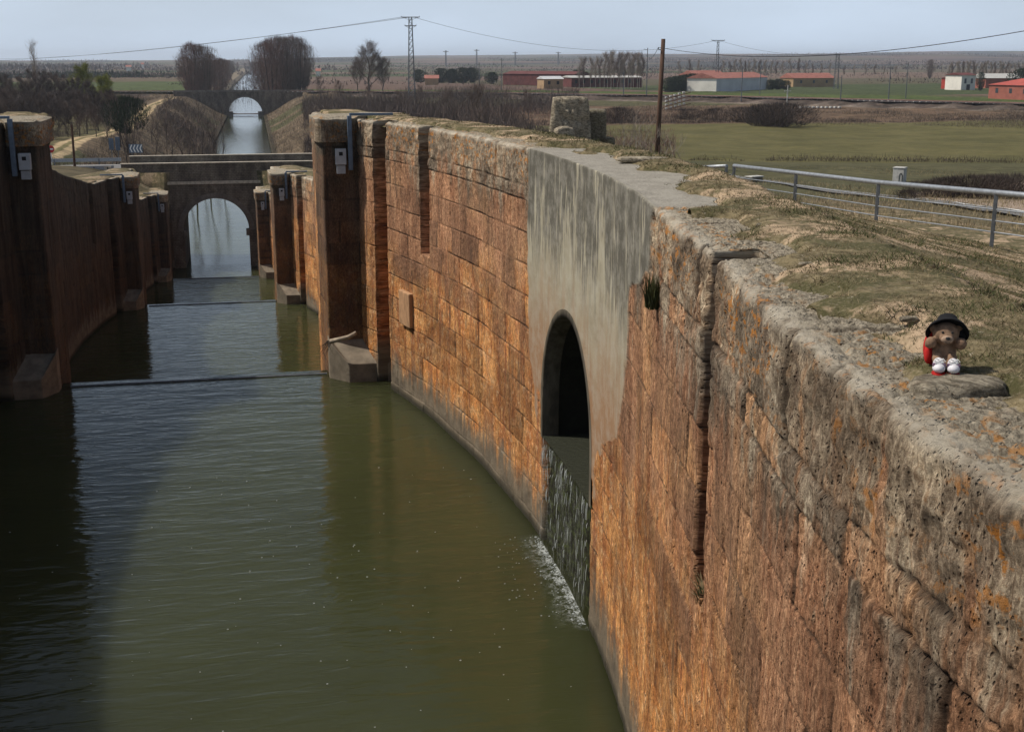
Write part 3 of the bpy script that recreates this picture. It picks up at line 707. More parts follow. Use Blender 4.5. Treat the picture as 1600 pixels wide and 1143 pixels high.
for s_ in (-1, 1): MB().box(min(s_*3.0, s_*2.72), max(s_*3.0, s_*2.72), -.12, .9, -.55, .02).build('impost', M_BLACKSTONE, b1)
xc2 = float(Cx(450))
b2 = arch_bridge('railway_bridge', 'distant stone arch bridge of the railway with its arch mirrored in the canal', 446, 458, xc2, 5.9, -18.3, -10.5, -24, 24, -20)
MB().box(-24, 24, .02, .5, 7.802, 8.35).build('parapet', M_BLACKSTONE, b2)
for s_ in (-1, 1): MB().box(min(s_*5.9, s_*4.4), max(s_*5.9, s_*4.4), -1.5, 13, -2, .55).build('towpath_ledge', M_BLACKSTONE, b2)

# ------------------------------------------------------------------ draped roads and patches
def drape(name, P, Q, mat, lift=.06, nu=4, kind='structure', sub=30):
    """strip between two polylines, laid on the land"""
    def res(L):
        L = np.array([(p[0], p[1]) for p in L], float); s = np.concatenate([[0], np.cumsum(np.hypot(*np.diff(L, axis=0).T))]); t = np.linspace(0, s[-1], sub)
        return np.stack([np.interp(t, s, L[:, 0]), np.interp(t, s, L[:, 1])], 1)
    A, B = res(P), res(Q); u = np.linspace(0, 1, nu)[None, :, None]; G = A[:, None]*(1-u)+B[:, None]*u
    Zg = H(G[..., 0], G[..., 1])+lift
    o = mesh_np(name, np.concatenate([G, Zg[..., None]], -1).reshape(-1, 3), grid_faces(sub, nu), mat, None, True)
    return tag(o, kind=kind)
def flatroad(name, xa, xb, ya, yb, z, mat):
    tag(MB().box(xa, xb, ya, yb, z-.3, z).build(name, mat), kind='structure')
flatroad('road', -60, 30, 118.1, 126.0, -9.86, M_ASPH)
for yy_ in (118.5, 125.6): flatroad('road_marking', -60, 30, yy_, yy_+.12, -9.852, M_WHITE)
fe = [hit(px, py, 24) for px, py in [(1128, 272), (1180, 281), (1240, 290), (1300, 299), (1400, 309), (1500, 321), (1600, 334), (1700, 348)]]
ne = [p*(1-4.6/p.length) for p in fe]
drape('bank_road', fe, ne, M_ASPH, .10, 9, sub=60)
drape('road_marking', [p*(1-.55/p.length) for p in fe], [p*(1-.72/p.length) for p in fe], M_WHITE, .125, 2, sub=60)
lotF = [hit(px, py, 24) for px, py in [(1425, 304), (1500, 293), (1600, 286), (1700, 282)]]; lotN = [hit(px, py, 24) for px, py in [(1415, 308), (1500, 318), (1600, 331), (1700, 343)]]
drape('dirt_lot', lotF, lotN, M_DIRT, .05, 9, sub=40)
rp_ = RAILP[2:9]
def offset_line(P, d):
    out = []
    for i, p in enumerate(P):
        a = np.array(P[max(i-1, 0)]); b = np.array(P[min(i+1, len(P)-1)]); t = (b-a)/np.linalg.norm(b-a); out.append((p[0]-t[1]*d, p[1]+t[0]*d))
    return out
def rail_line(d, z, r):
    m = MB(); L = offset_line(rp_, d); pts = []
    for a, b in zip(L[:-1], L[1:]):
        for t in np.linspace(0, 1, 5)[:-1]: pts.append((a[0]+(b[0]-a[0])*t, a[1]+(b[1]-a[1])*t, z))
    return m.tube(pts, r, 4)
drape('railway_ballast', offset_line(rp_, 4.3), offset_line(rp_, -4.3), M_BALLAST, .12, 5, sub=120)
for i, d in enumerate((-2.4, 2.4)):
    t = thing('railway_track', f'{["nearer", "farther"][i]} line of rusty rails running along the low embankment', 'railway track', (0, 456, -10.5))
    for q in (-.72, .72):
        o = rail_line(d+q, -10.40, .09).build('rail', M_RAIL, t); o.matrix_parent_inverse = Matrix.Translation((0, -456, 10.5))
    m = MB(); L = np.array(offset_line(rp_, d)); ss = np.concatenate([[0], np.cumsum(np.hypot(*np.diff(L, axis=0).T))])
    for s_ in np.arange(0, ss[-1], 1.8):
        x_, y_ = np.interp(s_, ss, L[:, 0]), np.interp(s_, ss, L[:, 1]); m.box(-.13, .13, -1.25, 1.25, -.2, 0, Matrix.Translation((x_, y_, -10.50)) @ Matrix.Rotation(math.atan2(*(np.array([np.interp(s_+.5, ss, L[:, 1])-y_, np.interp(s_+.5, ss, L[:, 0])-x_]))), 4, 'Z'))
    o = m.build('sleepers', M_CONC, t); o['kind'] = 'stuff'; o.matrix_parent_inverse = Matrix.Translation((0, -456, 10.5))

# ------------------------------------------------------------------ metal things on the piers
CHS = {1: 'the near chamber', 2: 'the second chamber', 3: 'the third chamber', 4: 'the farthest chamber'}
def bracket(ch, side):
    y0 = (ch-1)*LCH; x = float(Cx(y0+28.7))+side*3.66; z = float(ztop(y0+29.5))
    t = thing('metal_bracket', f'blue-grey steel bracket beside the gate pier, {SIDE[side]} side of {CHS[ch]}', 'bracket', (x, y0+28.52, z))
    MB().box(-.05, .05, -.06, .06, -1.15, .08).build('upright', M_BLUEG, t, bevel=.01)
    MB().box(min(0, side*1.0), max(0, side*1.0), -.04, .04, .082, .14).build('arm', M_BLUEG, t, bevel=.01)
    b = thing('meter_box', f'small pale grey box on the dark pier face, {SIDE[side]} side of {CHS[ch]}', 'control box', (x-side*.22, y0+28.67, z-.98)); b.scale = (.72, .8, .75)
    MB().box(-.17, .17, -.22, 0, -.06, .42).build('housing', M_BOX, b, bevel=.015)
    MB().box(-.14, .14, -.16, 0, -.34, -.08).build('lower_box', M_BOX, b, bevel=.01)
    MB().box(-.06, .06, -.232, -.2, .22, .33).build('window', M_DARK, b)
for ch in (1, 2, 3, 4):
    for side in (1, -1): bracket(ch, side)

# ------------------------------------------------------------------ railing on the right bank
def rail_pt(px, py, D): p = ray(px, py); return p*(D/math.hypot(p.x, p.y))
def railing(name, label, tops, Hs, lows, group=None):
    t = thing(name, label, 'railing', tops[0]-Vector((0, 0, Hs)))
    L = [p-t.location for p in tops]
    MB().tube(L, .048, 10).build('top_rail', M_GALV, t, True)
    for q in lows: MB().tube([p-Vector((0, 0, q)) for p in L], .013, 6).build('lower_rail', M_GALV, t, True)
    for i, p in enumerate(L): MB().box(-.045, .045, -.03, .03, -Hs-.25, -.01, Matrix.Translation(p) @ Matrix.Rotation(.9, 4, 'Z')).build('post', M_GALVD, t, bevel=.006)
A0 = rail_pt(1147, 259, 31.5); A1 = rail_pt(1244, 270, 28.8); A2 = rail_pt(1373, 285, 25.4); A3 = rail_pt(1557, 301, 22.); A4 = A3+(A3-A2)*1.0
railing('railing', 'long grey tubular railing with thin lower bars at the grassy bank edge above the road', [A0, A1, A2, A3, A4], .84, [.28, .47, .66])
B1 = rail_pt(1135, 259.5, 31.9); B0 = rail_pt(1080, 262, 34.0)
railing('railing', 'short grey railing section ending at the far end of the grassy bank', [B0, B1], .84, [.47])

# guardrails of the road
def guardrail(label, P, z, flip=1):
    t = thing('guardrail', label, 'guardrail', (P[0][0], P[0][1], z-.8))
    L = [Vector((p[0]-P[0][0], p[1]-P[0][1], 0)) for p in P]
    m = MB()
    for a, b in zip(L[:-1], L[1:]):
        ang = math.atan2((b-a).y, (b-a).x); M = Matrix.Translation(a) @ Matrix.Rotation(ang, 4, 'Z'); ln = (b-a).length
        m.prism([(0, .48), (.05, .55), (0, .62), (.05, .70), (0, .78), (.02, .80), (-.03, .80), (-.03, .46)], 'x', 0, ln); 
        for v in range(len(m.v)-16, len(m.v)): m.v[v] = M @ m.v[v]
    m.build('beam', M_GALV, t)
    for a, b in zip(L[:-1], L[1:]):
        n = max(1, int((b-a).length/4))
        for i in range(n):
            p = a+(b-a)*(i+.5)/n; MB().box(-.06, .06, -.05, .05, -.3, .74, Matrix.Translation(p)).build('post', M_GALVD, t)
guardrail('metal guardrail on the far side of the road left of the arched bridge', [(-42, 126.4), (-12.8, 126.4)], -9.25)
guardrail('curving metal guardrail on the near side of the road left of the arched bridge', [(-20.5, 115.6), (-16, 116.9), (-12.6, 117.6)], -9.3)
guardrail('metal guardrail on the far side of the road right of the arched bridge', [(6.2, 126.3), (28, 126.3)], -9.0)
guardrail('metal guardrail on the near side of the road right of the arched bridge', [(6.2, 117.9), (28, 117.9)], -9.2)

# ------------------------------------------------------------------ road signs and the dark pole
def post_at(x, y, z0, z1, r, mat, t): MB().tube([(x, y, z0), (x, y, z1)], r, 8).build('post', mat, t)
p = atd(79, 233, 130); t = thing('road_sign', 'round red no entry sign with a white bar beside the dark pier', 'road sign', (p.x, p.y, -10.0))
m = MB(); m.tube([(0, -.05, p.z+10), (0, 0, p.z+10)], .36, 24); m.build('sign_plate', M_RED, t)
MB().box(-.26, .26, -.06, -.055, p.z+10-.07, p.z+10+.07).build('bar', M_WHITE, t); post_at(0, .04, 0, p.z+10.2, .04, M_WHITE, t)
p = atd(212, 232, 127.5); t = thing('chevron_sign', 'dark curve sign with four white chevrons pointing left beside the road', 'road sign', (p.x, p.y, -10.0), -R(10))
zc = p.z+10; MB().box(-.66, .66, -.03, .0, zc-.42, zc+.42).build('sign_plate', M_BLUEG, t)
m = MB()
for i in range(4):
    x0 = -.58+i*.32
    m.prism([(x0, zc), (x0+.17, zc+.36), (x0+.27, zc+.36), (x0+.10, zc), (x0+.27, zc-.36), (x0+.17, zc-.36)], 'y', -.036, -.032)
m.build('chevrons', M_WHITE, t)
for q in (-.4, .4): post_at(q, .04, 0, zc+.3, .035, M_GALVD, t)
for px, a, b, lab in ((173, 216, 234, 'left of two tall grey sign boards seen from behind by the road'), (183, 214, 235, 'right of two tall grey sign boards seen from behind by the road')):
    p = atd(px, a, 129); q = atd(px, b, 129); t = thing('road_sign', lab, 'road sign', (p.x, p.y, -10.0))
    MB().box(-.22, .22, -.02, .02, q.z+10, p.z+10).build('sign_board', M_BLUEG, t, bevel=.01); post_at(0, -.05, 0, p.z+9.9, .035, M_GALVD, t)
p = atd(117, 266, 118); q = atd(112, 195, 118); t = thing('wooden_pole', 'dark leaning wooden pole standing by the road behind the left lock wall', 'pole', (p.x, p.y, p.z-1))
MB().tube([(0, 0, 0), (q.x-p.x, q.y-p.y, q.z-p.z+1)], .13, 8, r1=.09).build('pole', M_WOODP, t)
p = onz(210, 261, -9.9); t = thing('parapet_block', 'white painted block at the left end of the bridge parapet', 'stone block', (c-9.6, 117.4, -10.6))
MB().box(-.55, .55, 0, .5, 0, 1.25).build('block', M_PALE, t, bevel=.03); MB().box(.2, .3, -.01, -.005, .5, 1.2).build('stripe', M_DARK, t)

# ------------------------------------------------------------------ wooden utility pole and wires
wb = polar(1029, 88, .3); wt_ = atd(1036.5, 61, 88)
up = thing('utility_pole', 'tall dark brown wooden utility pole standing beyond the grassy bank', 'utility pole', wb)
MB().tube([(0, 0, 0), tuple(Vector((wt_.x-wb.x, wt_.y-wb.y, wt_.z-wb.z))*.5), tuple(wt_-wb)], .19, 12, r1=.145).build('pole', M_WOODP, up, True)
MB().tube([(.12, 0, -.05), (.12, -.05, 2.6)], .16, 8).build('stub', M_WOODP, up, True)
ins = wt_-wb-Vector((.14, 0, .75)); MB().tube([ins+Vector((.1, 0, 0)), ins-Vector((.18, 0, -.02)), ins+Vector((-.2, 0, .18))], .03, 6).build('insulator', M_DARK, up)
def wire(label, a, b, sag, r=.012, n=24):
    a, b = Vector(a), Vector(b); pts = []
    for i in range(n+1):
        t = i/n; p = a+(b-a)*t-a; p.z -= sag*4*t*(1-t); pts.append(p)
    o = MB().tube(pts, r, 4, cap=False).build('overhead_wire', M_DARK); o.location = a
    tag(o, label, 'wire')
pa = wb+ins+Vector((-.2, 0, .18))
wire('dark overhead wire running from the wooden utility pole to the right edge', pa, atd(1720, 26, 52), 1.0, .016)
wire('thin overhead wire running from the wooden utility pole to the slim pole behind it', pa, atd(1010, 86, 235), .8, .02)

# ------------------------------------------------------------------ lattice pylons
def pylon(name, label, px, d, py_top, wb_, wt, arms, group=None, rad=.05):
    b = polar(px, d, .2); ht = atd(px, py_top, d).z-b.z
    t = thing(name, label, 'pylon', b, -YAW-R(3), group)
    m = MB(); n = max(6, int(ht/1.6)); f = lambda u: (wb_+(wt-wb_)*min(1, u*1.0))/2
    for sx, sy in ((1, 1), (1, -1), (-1, 1), (-1, -1)): m.tube([(sx*f(0), sy*f(0), 0), (sx*f(1), sy*f(1), ht)], rad*1.5, 4)
    for i in range(n):
        u0, u1 = i/n, (i+1)/n; w0, w1 = f(u0), f(u1)
        for a in (1, -1):
            m.tube([(-w0, a*w0, u0*ht), (w1, a*w1, u1*ht)], rad, 3); m.tube([(a*w0, -w0, u0*ht), (a*w1, w1, u1*ht)], rad, 3)
            m.tube([(-w0, a*w0, u0*ht), (w0, a*w0, u0*ht)], rad, 3)
    m.build('mast', M_GALVD, t)
    for (dz, w2) in arms:
        k = MB(); k.tube([(-w2, 0, ht-dz), (w2, 0, ht-dz)], rad*2.2, 4)
        for s_ in (-1, 1): k.tube([(s_*w2*.95, 0, ht-dz), (0, 0, ht-dz-.9)], rad, 3); k.tube([(s_*w2*.97, 0, ht-dz), (s_*w2*.97, 0, ht-dz+.35)], rad*1.6, 4)
        k.build('cross_arm', M_GALVD, t)
    return t, b+Vector((0, 0, ht))
_, P1 = pylon('pylon', 'tall steel lattice pylon with two cross arms rising behind the canal scrub', 643, 395, 27, 2.1, .9, [(0, 2.9), (2.6, 1.8)], rad=.06)
_, P2 = pylon('pylon', 'slim T-topped lattice pylon standing behind the white shed', 1120, 560, 63, 1.5, .7, [(.1, 2.9)], rad=.06)
_, P3 = pylon('pylon', 'grey narrow lattice pylon right of the low red-roofed farmhouse', 1307, 560, 84, 1.9, 1.2, [(.3, 1.2)], rad=.06)
wire('long faint power line from the tall lattice pylon towards the left horizon', P1, atd(-60, 96, 900), 3, .06)
wire('long faint power line from the tall lattice pylon to the slim T-topped pylon', P1+Vector((1, 0, 0)), P2, 7, .045)
wire('second faint power line from the tall lattice pylon towards the left horizon', P1+Vector((-2.6, .4, 0)), atd(-60, 92, 900), 4, .05)
wire('faint power line from the slim T-topped pylon to the narrow lattice pylon', P2, P3, 2.5, .04)
for i, (px, d, py) in enumerate([(697, 2300, 79), (745, 2300, 77), (805, 2400, 81), (872, 2400, 81)]):
    pylon('pylon', f'{ORD[i]} from the left of four tiny pylons on the hazy horizon', px, d, py, 2.5, 1.5, [(2, 5)], 'tiny pylons on the horizon', rad=.22)

# railway line masts
for i, (px, py0, py1, lab) in enumerate([(749, 148, 98, 'leftmost thin railway mast behind the scrub'), (784, 142, 91, 'dark railway mast in front of the long dark red wall'), (974, 155, 112, 'short railway mast in front of the long low shed'),
        (1010, 152, 75, 'tall pale mast right of the poplar grove'), (1158, 160, 105, 'slim railway mast in front of the white shed'), (1187, 148, 97, 'dark mast at the right end of the white shed'),
        (1313, 158, 118, 'short mast left of the narrow lattice pylon foot'), (1388, 158, 103, 'thin railway mast with a box at its foot'), (1415, 154, 97, 'taller mast with a short arm right of the thin railway mast')]):
    g_ = hit(px, py0, 60) or polar(px, 400); d = math.hypot(g_.x, g_.y); tp_ = atd(px, py1, d).z
    t = thing('railway_mast', lab, 'mast', g_-Vector((0, 0, .3)), 0, 'masts along the railway')
    MB().tube([(0, 0, 0), (0, 0, tp_-g_.z+.3)], .16, 6, r1=.11).build('mast', M_GALVD, t)
    MB().tube([(0, 0, tp_-g_.z-.3), (-1.3, 0, tp_-g_.z-.1)], .06, 4).build('arm', M_GALVD, t)
g_ = hit(1228, 193, 60); tp_ = atd(1228, 133, math.hypot(g_.x, g_.y)).z
t = thing('pale_post', 'pale concrete post with a small crosspiece at the edge of the crop field', 'post', g_)
MB().tube([(0, 0, -.3), (0, 0, tp_-g_.z)], .14, 6, r1=.1).build('post', M_CONC, t); MB().box(-.7, .7, -.06, .06, tp_-g_.z-1.2, tp_-g_.z-1.05).build('crosspiece', M_CONC, t)

# ------------------------------------------------------------------ buildings
def building(name, label, B, C, depth, h, wall, roof, rh=1.2, end=None, wins=0, hip=False, over=.4, winmat=None, door=False):
    """B nearest left corner, C right corner of the long front, walls h high, gable or hipped roof"""
    B = Vector((B[0], B[1], 0)); C = Vector((C[0], C[1], 0)); L = (C-B).length; a = math.atan2((C-B).y, (C-B).x)
    z = min(ground_at(B.x, B.y), ground_at(C.x, C.y))
    t = thing(name, label, 'building', (B.x, B.y, z), a)
    MB().box(0, L, 0, depth, -.5, h).build('wall', wall, t)
    if end: MB().box(-.05, -.003, .01, depth-.01, -.5, h-.01).build('end_wall', end, t)
    m = MB(); e = over; q = depth*.5 if hip else 0
    v = [(-e, -e, h), (L+e, -e, h), (L+e, depth+e, h), (-e, depth+e, h), (-e+q, depth/2, h+rh), (L+e-q, depth/2, h+rh)]
    m.v = [Vector(x) for x in v]; m.f = [(0, 1, 5, 4), (1, 2, 5), (2, 3, 4, 5), (3, 0, 4), (3, 2, 1, 0)]
    m.build('roof', roof, t)
    for i in range(wins):
        x = L*(i+.6)/(wins+.2); MB().box(x-.6, x+.6, -.05, -.003, h*.45, h*.78).build('window', winmat or M_GLASS, t)
    if door: MB().box(L*.5-1, L*.5+1, -.05, -.003, 0, 2.4).build('door', M_DARK, t)
    return t
def bpt(px, py, z=-11.9): r = onz(px, py, z); return r
def dpt(px, d): r = ray(px, 120); k_ = d/math.hypot(r.x, r.y); return Vector((r.x*k_, r.y*k_, 0))
building('shed', 'white shed with a shallow red roof and a bright cream end wall', dpt(1120, 500), dpt(1199, 545), 13, 5.2, M_GREYW, M_ROOFR, 2.2, end=M_CREAM, wins=0)
building('shed', 'lower red-roofed annexe behind the left end of the white shed', dpt(1088, 545), dpt(1135, 560), 10, 6.0, M_OCHRE, M_ROOFR, 2.0)
building('farmhouse', 'low ochre farmhouse with a faded red roof behind the railway', dpt(1240, 600), dpt(1304, 615), 10, 4.2, M_OCHRE, M_ROOFR, 2.3, wins=3)
building('shed', 'long dark red hall with a low dark roof behind the green field', dpt(786, 640), dpt(897, 610), 14, 5.5, M_ROOFD, M_ROOFD, 1.4)
building('shed', 'small ochre-fronted shed with a slanting pale roof beside the dark red hall', dpt(850, 545), dpt(880, 548), 9, 4.2, M_OCHRE, M_GREYW, 1.2, wins=2, winmat=M_DARK)
building('shed', 'long low dark shed with a pale roof edge behind the bare poplars', dpt(893, 575), dpt(1003, 590), 12, 4.6, M_ROOFD, M_CONC, .9, wins=9, winmat=M_DARK)
building('farmhouse', 'small orange-roofed brick barn near the foot of the tall pylon', dpt(664, 640), dpt(685, 640), 8, 3.2, M_OCHRE, M_ROOFR, 1.7)
building('farmhouse', 'white two-storey house with a porch left of the dark conifer', dpt(1503, 560), dpt(1525, 566), 9, 6.2, M_CREAM, M_ROOFD, 1.0, wins=2, door=True)
building('shed', 'small bright red outbuilding left of the white house', dpt(1483, 575), dpt(1496, 577), 6, 4.6, plain('red_cladding', (.32, .035, .02), .8, .15, .4), M_ROOFD, .6)
building('warehouse', 'brick warehouse with a bright red hipped roof at the right edge', dpt(1547, 436), dpt(1640, 418), 14, 4.6, M_BRICK, plain('bright_red_roof', (.36, .075, .055), .8, .2, .4), 2.0, hip=True, wins=4)
building('shed', 'long grey-roofed barn half hidden behind the dark conifer', dpt(1541, 600), dpt(1600, 610), 12, 4.5, M_BRICK, M_CONC, 2.0)
building('farmhouse', 'tiny white farmhouse in the far fields left of the canal', dpt(198, 1500), dpt(206, 1500), 8, 5, M_CREAM, M_ROOFR, 2)
building('farmhouse', 'tiny pale village house on the far plain left of the canal', dpt(222, 1700), dpt(226, 1700), 8, 7, M_CREAM, M_ROOFR, 2)
building('farmhouse', 'tiny white house beyond the field right of the twin tree clumps', dpt(494, 1000), dpt(501, 1000), 8, 4, M_CREAM, M_ROOFR, 2)

# small graffitied concrete kiosk
bp_ = hit(1394, 285, 40); t = thing('concrete_kiosk', 'small square concrete kiosk with a dark scrawled mark standing beyond the railing', 'kiosk', bp_-Vector((0, 0, .2)), -YAW-R(32))
MB().box(0, .92, 0, .95, 0, 1.38).build('body', M_CONC, t, bevel=.02); MB().box(-.04, .96, -.04, .99, 1.383, 1.46).build('cap', M_CONC, t, bevel=.02)
m = MB(); m.tube([(.55, -.012, .25), (.55, -.012, .8), (.62, -.012, .95), (.74, -.012, .95), (.80, -.012, .8), (.80, -.012, .3)], .028, 5); m.build('painted_mark', M_DARK, t)
bp_ = hit(1178, 285, 22) or polar(1178, 36)
t = thing('concrete_block', 'low dark concrete block beside the road just behind the railing', 'block', bp_-Vector((0, 0, .1)), .4); MB().box(-.55, .55, -.3, .3, 0, .45).build('block', M_BLACKSTONE, t, bevel=.03); MB().box(-.6, .6, -.35, .35, .453, .53).build('lid', M_CONC, t, bevel=.02)

# stacks of concrete sleepers by the railway
def sleeper_stack(label, px0, px1, py, rows_, tilt, dd):
    a = hit(px0, py, 60); d = math.hypot(a.x, a.y); wdt = (px1-px0)/1900*d
    t = thing('sleeper_stack', label, 'sleeper stack', a+Vector((0, 0, .1)), -R(14))
    for r_ in range(rows_):
        m = MB(); n = int(wdt/1.1)
        for i in range(n): m.box(i*1.1, i*1.1+.55, -.7*0+r_*.5, 1.8+r_*.5, r_*.9+i*tilt, r_*.9+.42+i*tilt)
        m.build('sleeper_row', M_CONC, t, bevel=.03)
        MB().tube([(0, r_*.5-.05, r_*.9-.06), (wdt, r_*.5-.05, r_*.9-.06+tilt*n)], .12, 5).build('bearer', M_WOODP, t)
sleeper_stack('tilted stack of pale concrete sleepers lying below the railway near the wooden pole', 1040, 1078, 172, 4, .32, 0)
sleeper_stack('long low row of stacked sleepers lying below the railway right of the bramble', 1250, 1318, 170, 1, .0, 0)

# ------------------------------------------------------------------ ruined masonry on the bank
def rock(name, label, loc, size, seed, rz=0, mat=M_STONE, n=34, rough=.10, taper=.0, lean=0, cat='stone', boxy=.75, holes=0, parent=None, dark=0):
    u = np.linspace(0, math.pi, n); v = np.linspace(0, 2*math.pi, 2*n, endpoint=False); U, Vv = np.meshgrid(u, v, indexing='ij')
    d = np.stack([np.sin(U)*np.cos(Vv), np.sin(U)*np.sin(Vv), np.cos(U)], -1)
    mxn = np.abs(d).max(-1, keepdims=True); cube = d/mxn; p = d*(1-boxy)+cube*boxy
    nn = fbm(p[..., 0]*1.6+seed, p[..., 1]*1.6, p[..., 2]*1.6, seed, 5)-.5; n2_ = fbm(p[..., 0]*7+seed, p[..., 1]*7, p[..., 2]*7, seed+1, 3)-.5
    p = p*(1+nn[..., None]*rough*2.5+n2_[..., None]*rough*.6)
    if holes: hh = sst(.60, .68, fbm(p[..., 0]*4.2, p[..., 1]*4.2, p[..., 2]*4.2, seed+7, 2)); p = p*(1-hh[..., None]*holes)
    p[..., 0] *= 1-taper*(p[..., 2]*.5+.5); p[..., 1] *= 1-taper*(p[..., 2]*.5+.5); p[..., 0] += lean*p[..., 2]
    P = p*np.array(size)/2; P[..., 2] += size[2]/2
    i = np.arange(n-1)[:, None]*(2*n); j = np.arange(2*n)[None, :]; j2 = (j+1) % (2*n)
    F = np.stack([i+j, i+2*n+j, i+2*n+j2, i+j2], -1).reshape(-1, 4)
    Pf = P.reshape(-1, 3); k0 = np.zeros(len(Pf))
    at = {'sz': np.stack([Pf[:, 0]*1.0+Pf[:, 1]+seed, Pf[:, 2]*1.0, Pf[:, 1]], -1), 'blk': k0+.6, 'jnt': k0, 'conc': k0, 'dep': k0+.2, 'wl': k0+9, 'moss_shade': k0+dark, 'top': k0+.5}
    o = mesh_np(name, Pf, F, mat, parent, True, at)
    if not parent: o.location = loc; o.rotation_euler = (0, 0, rz); tag(o, label, cat)
    return o
rp0 = atd(900, 222, 29.5); gz = -2.05
rock('masonry_fragment', 'big leaning slab of pitted grey masonry with an orange lichen top on the bank', (rp0.x-.15, rp0.y, gz-.15), (1.08, .7, 1.38), 3, -.25, taper=.22, lean=-.0, holes=.2, rough=.05, boxy=.92, cat='masonry fragment')
q_ = atd(881, 222, 28.9); rock('masonry_fragment', 'low pale boulder lying against the foot of the leaning slab', (q_.x, q_.y, -2.0), (.62, .45, .52), 5, .1, taper=.25, rough=.10, cat='masonry fragment', boxy=.5)
q_ = atd(930, 222, 30.0); rock('masonry_fragment', 'dark upright block standing behind the right of the leaning slab', (q_.x, q_.y+.2, -2.25), (.62, .8, 1.12), 7, -.2, taper=.05, rough=.04, cat='masonry fragment', dark=.45, boxy=.9)
q_ = atd(950, 228, 29.6); rock('masonry_fragment', 'small dark stone at the right foot of the dark upright block', (q_.x, q_.y, -2.1), (.26, .3, .34), 8, .5, rough=.08, cat='masonry fragment', dark=.5, boxy=.5)

# ------------------------------------------------------------------ culvert mouth and the little cascade
wt = walls[(1, 1)]
def wall_pt(y, off, z):
    x = float(Cx(y)+HW(y)); dx = float((Cx(y+.05)+HW(y+.05)-Cx(y-.05)-HW(y-.05))/.1); ln = math.hypot(1, dx)
    return Vector((x+off/ln, y-off*dx/ln, z))
n = 30; prof = [(-1, ARC_SILL)]+[(-math.cos(math.pi*i/n), ARC_SPR+(ARC_TOP-ARC_SPR)*math.sin(math.pi*i/n)) for i in range(n+1)]+[(1, ARC_SILL)]
m = MB(); offs = [.05, .5, 1.0, 1.6, 2.5]; b0 = wall_pt(ARC_C, 0, 0); nrm = (wall_pt(ARC_C, 1, 0)-b0)
for o_ in offs:
    for (a, z) in prof:
        y = ARC_C+a*(ARC_W-.012); q = wall_pt(y, 0, z-.012); p = q+nrm*o_; m.v.append(p)
k_ = len(prof)
for i in range(len(offs)-1):
    for j in range(k_-1): m.f.append((i*k_+j, i*k_+j+1, (i+1)*k_+j+1, (i+1)*k_+j))
    m.f.append((i*k_+k_-1, i*k_, (i+1)*k_, (i+1)*k_+k_-1))
m.f.append(tuple((len(offs)-1)*k_+j for j in range(k_)))
M_WETSHADE = plain('shaded_wet_stone', (.022, .020, .014), .55, .5, 5, bumpd=.03)  # inner shade of the culvert put into this near-black colour
m.build('culvert_lining', M_WETSHADE, wt)
M_FOAM = plain('white_water', (.45, .48, .47), .25, .15, 30, spec=.6)
k = N('thin_sheet_of_water'); k.b.inputs['IOR'].default_value = 1.33
M_SHEET = k.out((.04, .042, .03), .08, k.bump(k.noise(k.pos, 14, 4, .6), .8, .03), .5)
cas = thing('water_cascade', 'thin cascade of white water falling from the culvert over dark mossy stone', 'cascade', wall_pt(ARC_C, 0, POOL[0]))
rng = random.Random(4); F = MB()
def strand(y, z0, z1, w, off):
    n = max(2, int((z0-z1)/.12)); pts = []; yy_ = y
    for i in range(n+1):
        z = z0+(z1-z0)*i/n; yy_ += rng.uniform(-.012, .012); pts.append(wall_pt(yy_, off-.015*math.sin(i), z)-cas.location)
    b = len(F.v)
    for i, p in enumerate(pts): ww = w*(.4+.6*math.sin(math.pi*(i+.5)/(n+1))); F.v += [p+Vector((-.002, -ww, 0)), p+Vector((-.006, ww, 0))]
    for i in range(n): F.f.append((b+2*i, b+2*i+1, b+2*i+3, b+2*i+2))
for i in range(90):
    y = ARC_C+(1-2*rng.random())*1.47; z0 = ARC_SILL+.01-rng.random()**1.6*1.5; strand(y, z0, max(POOL[0], z0-rng.uniform(.05, .25)), rng.uniform(.0015, .004), rng.uniform(-.02, .0))
F.build('falling_drops', M_FOAM, cas)
def veil_mat(name, sc3, lo, hi, fadeattr):
    k = N(name); co = k.attr('vc', True); f = k.noise(co, 1, 5, .7, .6, sc3=sc3); f2 = k.noise(co, 1, 4, .7, .2, sc3=tuple(q*2.7 for q in sc3))
    a = k.math('MULTIPLY', k.ramp(k.math('ADD', k.math('MULTIPLY', f, .6), k.math('MULTIPLY', f2, .4)), lo, hi), k.attr('fade'))
    k.put(k.b.inputs['Alpha'], a); k.b.inputs['IOR'].default_value = 1.33
    return k.out((.52, .55, .53), .3, k.bump(f2, .6, .01), .5)
def veil(name, mat, n1, n2, fn, fade, parent):
    G = np.array([[fn(a, b) for b in np.linspace(0, 1, n2)] for a in np.linspace(0, 1, n1)]); A = np.array([[(a, b) for b in np.linspace(0, 1, n2)] for a in np.linspace(0, 1, n1)])
    L = np.array(parent.location); fd = np.array([[fade(a, b) for b in np.linspace(0, 1, n2)] for a in np.linspace(0, 1, n1)])
    vc = np.stack([G[..., 1], G[..., 2], G[..., 0]], -1)
    return mesh_np(name, (G-L).reshape(-1, 3), grid_faces(n1, n2), mat, parent, True, {'vc': vc.reshape(-1, 3), 'fade': fd.ravel()})
